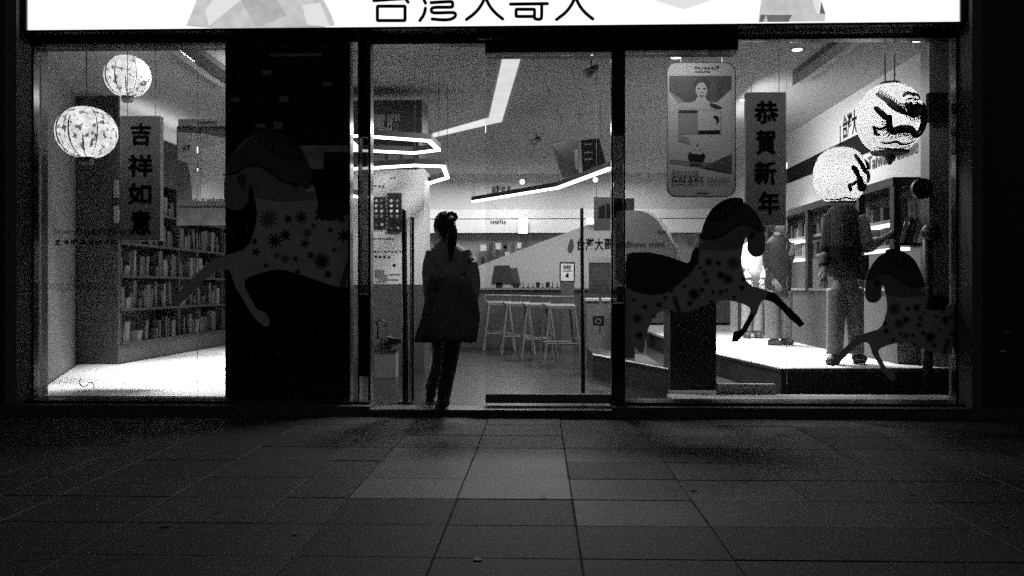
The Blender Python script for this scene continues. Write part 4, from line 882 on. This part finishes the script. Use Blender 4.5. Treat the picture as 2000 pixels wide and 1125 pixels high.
for z, ln in ((1.632, 'upper'), (1.392, 'lower')):
    y = 8.55
    while y < 14.6:
        w = random.choice((.05, .07, .1)); h = random.uniform(.12, .2)
        m, nm = random.choice((('book1', 'white'), ('book2', 'grey'), ('book3', 'dark')))
        tag(MB().box((SX + .1, y, z), (SX + .2, y + w, z + h)).build('shelf_packet', m), f"{nm} packet on the {ln} lit shelf of the right wall, {'nearest' if y < 9.25 else 'second' if y < 11 else 'third' if y < 12.9 else 'farthest'} bay", 'packet', 'packets on the lit right wall shelves')
        y += w + random.choice((.02, .03, .12, .2))
rc = thing('display_cabinet', 'grey display cabinet with lit back behind the shoppers', 'cabinet', P(1600, 620, 15.5))
rect(1475, 563, 1660, 622, 15.2, .5, 'base', 'grey', rc); rect(1552, 540, 1634, 562.5, 14.9, .6, 'drawer', 'black', rc)
rect(1540, 470, 1582, 539, 15.6, .05, 'lit_back', 'white', rc); rect(1590, 440, 1640, 539, 15.6, .05, 'lit_back', 'white', rc)
rect(1582.5, 410, 1590, 562, 15.0, .1, 'upright', 'grey', rc); rect(1536, 425, 1660, 440, 14.9, .7, 'header', 'dark', rc)
for i in range(7): rect(1553 + i * 4, 444, 1555.5 + i * 4, 464, 15.1, .05, 'packet', 'grey' if i % 2 else 'dark', rc)
rect(1560, 501, 1582, 504, 15.0, .04, 'shelf_lamp', 'led', rc)
pn = thing('leafy_plant', 'thin dark leafy plant beside the lit cabinet behind the shoppers', 'plant', P(1552, 540, 13.5))
for k in range(9):
    x1_ = 1552 + random.uniform(-4, 26); y1p = random.uniform(455, 520); pa, pb, pc = P(1552, 540, 13.5), P(1552 + (x1_ - 1552) * .4, y1p + 18, 13.45), P(x1_, y1p, 13.4)
    MB().tube([pa, pb, pc], [.012, .03, .004], 5).build('leaf', 'dark', pn)
MB().loft([(P(1552, 562, 13.5).x, 13.5, P(1, 562, 13.5).z, .08, .08), (P(1552, 540, 13.5).x, 13.5, P(1, 540, 13.5).z, .11, .11)], 12).build('pot', 'black', pn)
dm = thing('round_speaker', 'flat black disc mounted at the upper left of the pier', 'wall disc', P(1803, 368, 8.0))
q = P(1803, 368, 7.98); MB().tube([q, q + Vector((0, .05, 0))], 20 * 8 / FPX, 28).build('disc', 'black', dm); MB().tube([q + Vector((0, -.006, 0)), q], 17 * 8 / FPX, 28).build('cover', 'backing', dm); MB().tube([q + Vector((0, .05, 0)), q + Vector((.06, .12, 0))], .02, 8).build('bracket', 'dark', dm)
bp_ = thing('ball_topped_post', 'black ball topped post standing inside the right window', 'post', P(1811, 760, 7.75))
q = P(1819, 455, 7.75); MB().ellipsoid(q, (19 * 7.75 / FPX,) * 3, 18, 12).build('ball', 'black', bp_, True)
MB().tube([Vector((q.x - .03, q.y, FZ)), q + Vector((-.03, 0, -.05))], 9 * 7.75 / FPX, 12).build('pole', 'dark', bp_, True)
mg = thing('magazine_rack', 'tilted rack of striped magazines at the right wall shelves', 'magazine rack', P(1760, 480, 8.35))
for k in range(5):
    x = 1748 + k * 9; MB().prism([P(x, 474, 8.3 - .01 * k), P(x + 7, 476, 8.3 - .01 * k), P(x + 20, 428, 8.36 - .01 * k), P(x + 13, 426, 8.36 - .01 * k)], (0, .015, 0)).build('magazine', ('book3', 'poster', 'black')[k % 3], mg)
rect(1745, 474, 1800, 480, 8.26, .1, 'ledge', 'black', mg)

# ================================================================== PEOPLE
def skin_body(name, verts, edges, rad, root_i, parent, head_c, head_r, m='skin', face=(0, 1)):
    me = bpy.data.meshes.new(name); me.from_pydata([tuple(v) for v in verts], edges, []); me.update()
    o = bpy.data.objects.new(name, me); C.objects.link(o)
    md = o.modifiers.new('s', 'SKIN'); md.use_smooth_shade = True; o.modifiers.new('d', 'SUBSURF').levels = 1
    for i, sv in enumerate(me.skin_vertices[0].data): sv.radius = (rad[i], rad[i]); sv.use_root = (i == root_i)
    dg = bpy.context.evaluated_depsgraph_get(); m2 = bpy.data.meshes.new_from_object(o.evaluated_get(dg)); bpy.data.objects.remove(o)
    # head with brow, nose, chin and ears, joined to the same mesh
    mb = MB(); fx, fy = face
    def sh(d):
        f = d.x * fx + d.y * fy; s = d.x * -fy + d.y * fx
        k = 1.0
        if d.z < 0: k *= 1 - .18 * (-d.z) * (1 if f < .3 else .6)
        nose = .16 * math.exp(-((s / .16) ** 2 + ((d.z + .08) / .18) ** 2)) if f > 0 else 0
        chin = .05 * math.exp(-((s / .25) ** 2 + ((d.z + .8) / .2) ** 2)) if f > 0 else 0
        eye = -.05 * math.exp(-(((abs(s) - .33) / .14) ** 2 + ((d.z - .08) / .1) ** 2)) if f > 0 else 0
        ear = .16 * math.exp(-((f / .16) ** 2 + ((d.z + .02) / .22) ** 2)) * (1 if abs(s) > .6 else 0)
        v = d * k; g = nose + chin + eye
        return Vector((v.x + fx * g + (-fy) * math.copysign(ear, s), v.y + fy * g + fx * math.copysign(ear, s), v.z))
    mb.ellipsoid(head_c, head_r, 28, 20, sh)
    bm = bmesh.new(); bm.from_mesh(m2); off = [bm.verts.new(v) for v in mb.v]; bm.verts.ensure_lookup_table()
    for f in mb.f: bm.faces.new([off[i] for i in f])
    bmesh.ops.recalc_face_normals(bm, faces=bm.faces[:]); bm.to_mesh(m2); bm.free()
    return link(name, m2, m, parent, True)
def human(t, J, s=1.0, face=(0, 1), head_r=(.085, .1, .118)):
    V = []; E = []; Rd = []
    def add(p, r, par=None):
        V.append(Vector(p)); Rd.append(r * s); i = len(V) - 1
        if par is not None: E.append((par, i))
        return i
    pel = add(J['pelvis'], .085); ch = add(J['chest'], .085, pel); nb = add(J['neck'], .055, ch); add(J['head'], .05, nb)
    for sd in 'lr':
        sh = add(J['sh_' + sd], .055, ch); el = add(J['el_' + sd], .042, sh); wr = add(J['wr_' + sd], .03, el)
        w, e = V[wr], V[el]; d = (w - e).normalized(); u = d.cross(Vector((0, 1, 0)));  u = u.normalized() if u.length > .2 else Vector((1, 0, 0))
        pm = add(w + d * .07 * s, .028, wr)
        for k, ln in enumerate((.065, .08, .085, .075)):
            b = V[pm] + u * (k - 1.5) * .02 * s + d * .025 * s
            f1 = add(b, .009, pm); f2 = add(b + d * ln * .55 * s + Vector((0, .008, -.004)), .008, f1); add(b + d * ln * .9 * s + Vector((0, .03, -.012)) * s, .007, f2)
        t1 = add(w + d * .035 * s - u * .035 * s, .011, wr); add(w + d * .075 * s - u * .05 * s, .009, t1)
        hp_ = add(J['hip_' + sd], .085, pel); kn = add(J['kn_' + sd], .058, hp_); an = add(J['an_' + sd], .038, kn)
        hl = add(Vector(J['an_' + sd]) + Vector((0, 0, -.05)), .034, an); add(J['toe_' + sd], .03, hl)
    return skin_body('body', V, E, Rd, 0, t, J['head'], head_r, 'skin', face)
def pxloft(secs, Y, dr=.62, name='coat', m='coat', parent=None, n=28, fold=0.0, nf=7, cap=True, yo=0.0, dmin=0):
    k = Y / FPX
    ss = []
    for q in secs:
        l, r_, y = q[:3]; yy = q[3] if len(q) > 3 else Y
        a, b = P(l, y, yy), P(r_, y, yy); rx = (b.x - a.x) / 2
        ss.append(((a.x + b.x) / 2, yy + yo, a.z, rx, max(dmin, rx * dr)))
    return MB().loft(ss, n, cap, fold, nf).build(name, m, parent, True)
def limb(pts, rs, name, m, parent, n=12): 
    # resample for a softer bend
    q = [(p, r) for p, r in zip(pts, rs)]
    for _ in range(2):
        o = [q[0]]
        for (p0, r0), (p1, r1) in zip(q, q[1:]): o += [(p0 * .75 + p1 * .25, r0 * .75 + r1 * .25), (p0 * .25 + p1 * .75, r0 * .25 + r1 * .75)]
        o.append(q[-1]); q = o
    return MB().tube([p for p, _ in q], [r for _, r in q], n).build(name, m, parent, True)

# --- woman stepping in through the door
W = 6.97
t = thing('person', 'woman in a dark belted coat with ponytail stepping through the doorway', 'person', (P(862, 797, 6.94).x, 6.94, FZ))
J = dict(pelvis=P(872, 612, W), chest=P(874, 515, W), neck=P(872, 478, W), head=P(868, 445, W), sh_l=P(846, 492, W), el_l=P(836, 555, W - .02), wr_l=P(842, 600, W + .12), sh_r=P(908, 494, W), el_r=P(926, 565, W - .05), wr_r=P(908, 606, W - .04),
         hip_l=P(860, 640, W), kn_l=P(862, 705, W + .16), an_l=P(842, 762, 7.38), toe_l=P(840, 779, 7.5), hip_r=P(886, 640, W), kn_r=P(877, 712, W + .02), an_r=P(866, 778, 6.90), toe_r=P(858, 795, 6.99))
human(t, J, .86, (-.3, .95), (.075, .09, .108))
pxloft([(862, 882, 468), (846, 902, 482), (836, 917, 494), (830, 924, 512), (830, 920, 535), (832, 918, 548)], W, .55, 'coat_back', 'coat', t, fold=.04, nf=5)
pxloft([(831, 920, 544), (832, 919, 556), (834, 918, 566)], W, .58, 'belt', 'coat_dark', t)
pxloft([(833, 918, 562), (829, 918, 590), (824, 916, 620), (817, 912, 645), (810, 902, 668)], W, .5, 'coat_skirt', 'coat_dark', t, fold=.09, nf=8)
limb([J['sh_r'], P(920, 520, W - .03), J['el_r'] + Vector((0, 0, .02)), P(918, 604, W - .1)], [.062, .062, .056, .045], 'sleeve', 'coat', t)
limb([J['sh_l'], P(837, 520, W), J['el_l'], P(840, 592, W + .08)], [.055, .052, .045, .04], 'sleeve', 'coat', t)
pxloft([(880, 905, 540), (862, 922, 556), (852, 932, 590), (846, 934, 620), (848, 928, 655), (876, 926, 668)], W - .16, .22, 'draped_coat', 'drape', t, fold=.16, nf=6, dmin=.035)
limb([P(918, 600, W - .12), P(920, 640, W - .12), P(919, 670, W - .12)], [.03, .02, .014], 'hanging_strap', 'coat_dark', t)
def trouser(sd, m='legs', r=(.085, .065, .05), nm='trouser_leg'):
    limb([Vector(J['hip_' + sd]) + Vector((0, 0, .05)), Vector(J['kn_' + sd]), Vector(J['an_' + sd]) + Vector((0, 0, .02))], list(r), nm, m, t)
trouser('l', 'legs', (.085, .062, .05)); trouser('r', 'legs', (.088, .066, .052))
limb([Vector(J['kn_r']) * .45 + Vector(J['an_r']) * .55, Vector(J['an_r'])], [.058, .052], 'boot_shaft', 'boot', t)
def shoe(an, toe, r, m='boot', nm='boot'):
    an, toe = Vector(an), Vector(toe); heel = an + (an - toe) * .25 + Vector((0, 0, -.05))
    heel.z = max(heel.z, toe.z + .0); limb([heel, (heel + toe) / 2 + Vector((0, 0, .02)), toe], [r, r * 1.1, r * .75], nm, m, t)
shoe(J['an_l'], J['toe_l'], .042); shoe(J['an_r'], J['toe_r'], .045)
hc = J['head']
hr = MB().ellipsoid(hc + Vector((.004, -.012, .018)), (.088, .1, .112), 24, 16, lambda d: d * (1 + .02 * math.sin(9 * d.x + 6 * d.z))).build('hair', 'hair', t, True)
limb([P(880, 437, W - .1), P(884, 455, W - .13), P(882, 480, W - .13), P(880, 510, W - .12)], [.035, .045, .036, .012], 'ponytail', 'hair', t)
mb = MB()
for k in range(9):
    a = 2 * math.pi * k / 9; c_ = P(882, 424, W - .09) + Vector((.033 * math.cos(a), -.015 + .012 * math.cos(2 * a), .026 * math.sin(a))); mb.ellipsoid(c_, (.018, .016, .018), 8, 6)
mb.build('scrunchie', 'coat_dark', t, True)
MB().ellipsoid(P(888, 427, W - .13), (.006, .006, .005), 8, 6).build('hair_clip', 'steel', t, True)

# --- shopper under the small dragon lantern
W = 8.32
t = thing('person', 'shopper with plaid bag and padded sleeve standing under the small dragon lantern', 'person', PZ(1652, 708, RZ))
J = dict(pelvis=P(1652, 560, W), chest=P(1648, 455, W), neck=P(1644, 405, W), head=P(1640, 372, W), sh_l=P(1622, 420, W), el_l=P(1612, 490, W), wr_l=P(1610, 530, W - .1), sh_r=P(1674, 424, W), el_r=P(1690, 486, W - .02), wr_r=P(1732, 462, W + .05),
         hip_l=P(1636, 575, W), kn_l=P(1632, 640, W), an_l=P(1630, 696, W), toe_l=P(1619, 707, W - .12), hip_r=P(1666, 575, W), kn_r=P(1670, 640, W + .05), an_r=P(1672, 694, W + .05), toe_r=P(1692, 704, W))
human(t, J, 1.0, (.75, .6), (.095, .11, .125))
pxloft([(1634, 1656, 398), (1618, 1674, 410), (1610, 1682, 430), (1608, 1684, 470), (1612, 1682, 510), (1616, 1680, 540)], W, .6, 'jacket', 'jacket', t, fold=.03)
limb([J['sh_r'], P(1684, 450, W), J['el_r'], P(1716, 470, W + .03)], [.075, .085, .07, .045], 'padded_sleeve', 'puffer', t)
limb([P(1680, 500, W - .02), P(1682, 530, W), P(1676, 545, W)], [.075, .07, .05], 'jacket_hem', 'jacket', t)
limb([J['sh_l'], J['el_l'], P(1608, 520, W - .08)], [.06, .055, .045], 'sleeve', 'jacket', t)
bgp = MB().loft([(P(1631, 405, W).x, W - .2, P(1, 402, W).z, .07, .06), (P(1632, 430, W).x, W - .22, P(1, 425, W).z, .1, .08), (P(1632, 470, W).x, W - .22, P(1, 470, W).z, .1, .08), (P(1632, 485, W).x, W - .2, P(1, 485, W).z, .085, .06)], 16).build('plaid_hood', 'plaid', t, True)
mb = MB()
for k in range(5): mb.box((P(1616 + k * 7, 1, 8.02).x, W - .306, P(1, 482, 8.02).z), (P(1618.5 + k * 7, 1, 8.02).x, W - .303, P(1, 412, 8.02).z))
for k in range(5): mb.box((P(1616, 1, 8.02).x, W - .309, P(1, 418 + k * 13, 8.02).z), (P(1647, 1, 8.02).x, W - .3065, P(1, 416 + k * 13, 8.02).z))
mb.build('plaid_stripe', 'grey', t)
for sd, pr in (('l', (.095, .078, .072)), ('r', (.095, .078, .072))): trouser(sd, 'jeans', pr)
shoe(J['an_l'], J['toe_l'], .045); shoe(J['an_r'], J['toe_r'], .045)
MB().ellipsoid(J['head'] + Vector((-.02, -.02, .02)), (.1, .115, .125), 20, 14).build('hair', 'hair', t, True)

# --- dark jacket shopper in jeans
W = 11.1
t = thing('person', 'shopper in dark jacket and jeans looking at a phone beside the white floor', 'person', PZ(1518, 672, RZ))
J = dict(pelvis=P(1520, 562, W), chest=P(1518, 495, W), neck=P(1518, 462, W), head=P(1522, 440, W), sh_l=P(1502, 474, W), el_l=P(1498, 520, W), wr_l=P(1512, 545, W - .1), sh_r=P(1534, 474, W), el_r=P(1540, 512, W), wr_r=P(1546, 492, W - .15),
         hip_l=P(1508, 575, W), kn_l=P(1508, 622, W), an_l=P(1508, 664, W), toe_l=P(1524, 671, W - .1), hip_r=P(1532, 575, W), kn_r=P(1534, 622, W + .05), an_r=P(1532, 662, W + .08), toe_r=P(1548, 670, W))
human(t, J, 1.0, (.9, -.2), (.1, .09, .12))
pxloft([(1512, 1528, 458), (1500, 1540, 468), (1495, 1546, 484), (1495, 1546, 530), (1497, 1544, 580)], W, .8, 'jacket', 'jacket', t)
limb([J['sh_r'], J['el_r'], P(1546, 497, W - .12)], [.07, .06, .04], 'sleeve', 'jacket', t); limb([J['sh_l'], J['el_l'], J['wr_l']], [.07, .06, .045], 'sleeve', 'jacket', t)
for sd in 'lr': trouser(sd, 'jeans', (.1, .08, .085))
shoe(J['an_l'], J['toe_l'], .045); shoe(J['an_r'], J['toe_r'], .045)
MB().ellipsoid(J['head'] + Vector((-.025, .02, .025)), (.105, .1, .12), 20, 14).build('hair', 'hair', t, True)
MB().box((P(1547, 490, W - .2).x, W - .22, P(1, 492, W).z), (P(1551, 490, W - .2).x, W - .14, P(1, 478, W).z)).build('phone', 'black', t)

# --- pale shirt shopper behind
W = 12.6
t = thing('person', 'shopper in a pale top half hidden behind the dark jacket shopper', 'person', PZ(1470, 658, RZ))
J = dict(pelvis=P(1470, 562, W), chest=P(1472, 498, W), neck=P(1474, 468, W), head=P(1476, 448, W), sh_l=P(1458, 478, W), el_l=P(1453, 515, W), wr_l=P(1462, 545, W - .1), sh_r=P(1488, 478, W), el_r=P(1493, 515, W), wr_r=P(1490, 545, W - .1),
         hip_l=P(1462, 575, W), kn_l=P(1460, 615, W), an_l=P(1458, 650, W), toe_l=P(1462, 657, W - .15), hip_r=P(1480, 575, W), kn_r=P(1481, 615, W), an_r=P(1480, 650, W), toe_r=P(1484, 657, W - .15))
human(t, J, 1.0, (.3, -.95), (.095, .105, .12))
pxloft([(1468, 1480, 466), (1458, 1488, 474), (1453, 1493, 486), (1456, 1492, 530), (1455, 1493, 560)], W, .75, 'pale_top', 'shirt', t)
limb([J['sh_l'], J['el_l'], J['wr_l']], [.065, .055, .045], 'sleeve', 'shirt', t); limb([J['sh_r'], J['el_r'], J['wr_r']], [.065, .055, .045], 'sleeve', 'shirt', t)
for sd in 'lr': trouser(sd, 'jeans', (.1, .08, .08))
shoe(J['an_l'], J['toe_l'], .045); shoe(J['an_r'], J['toe_r'], .045)
MB().ellipsoid(J['head'] + Vector((0, .025, .03)), (.102, .105, .115), 20, 14).build('hair', 'hair', t, True)
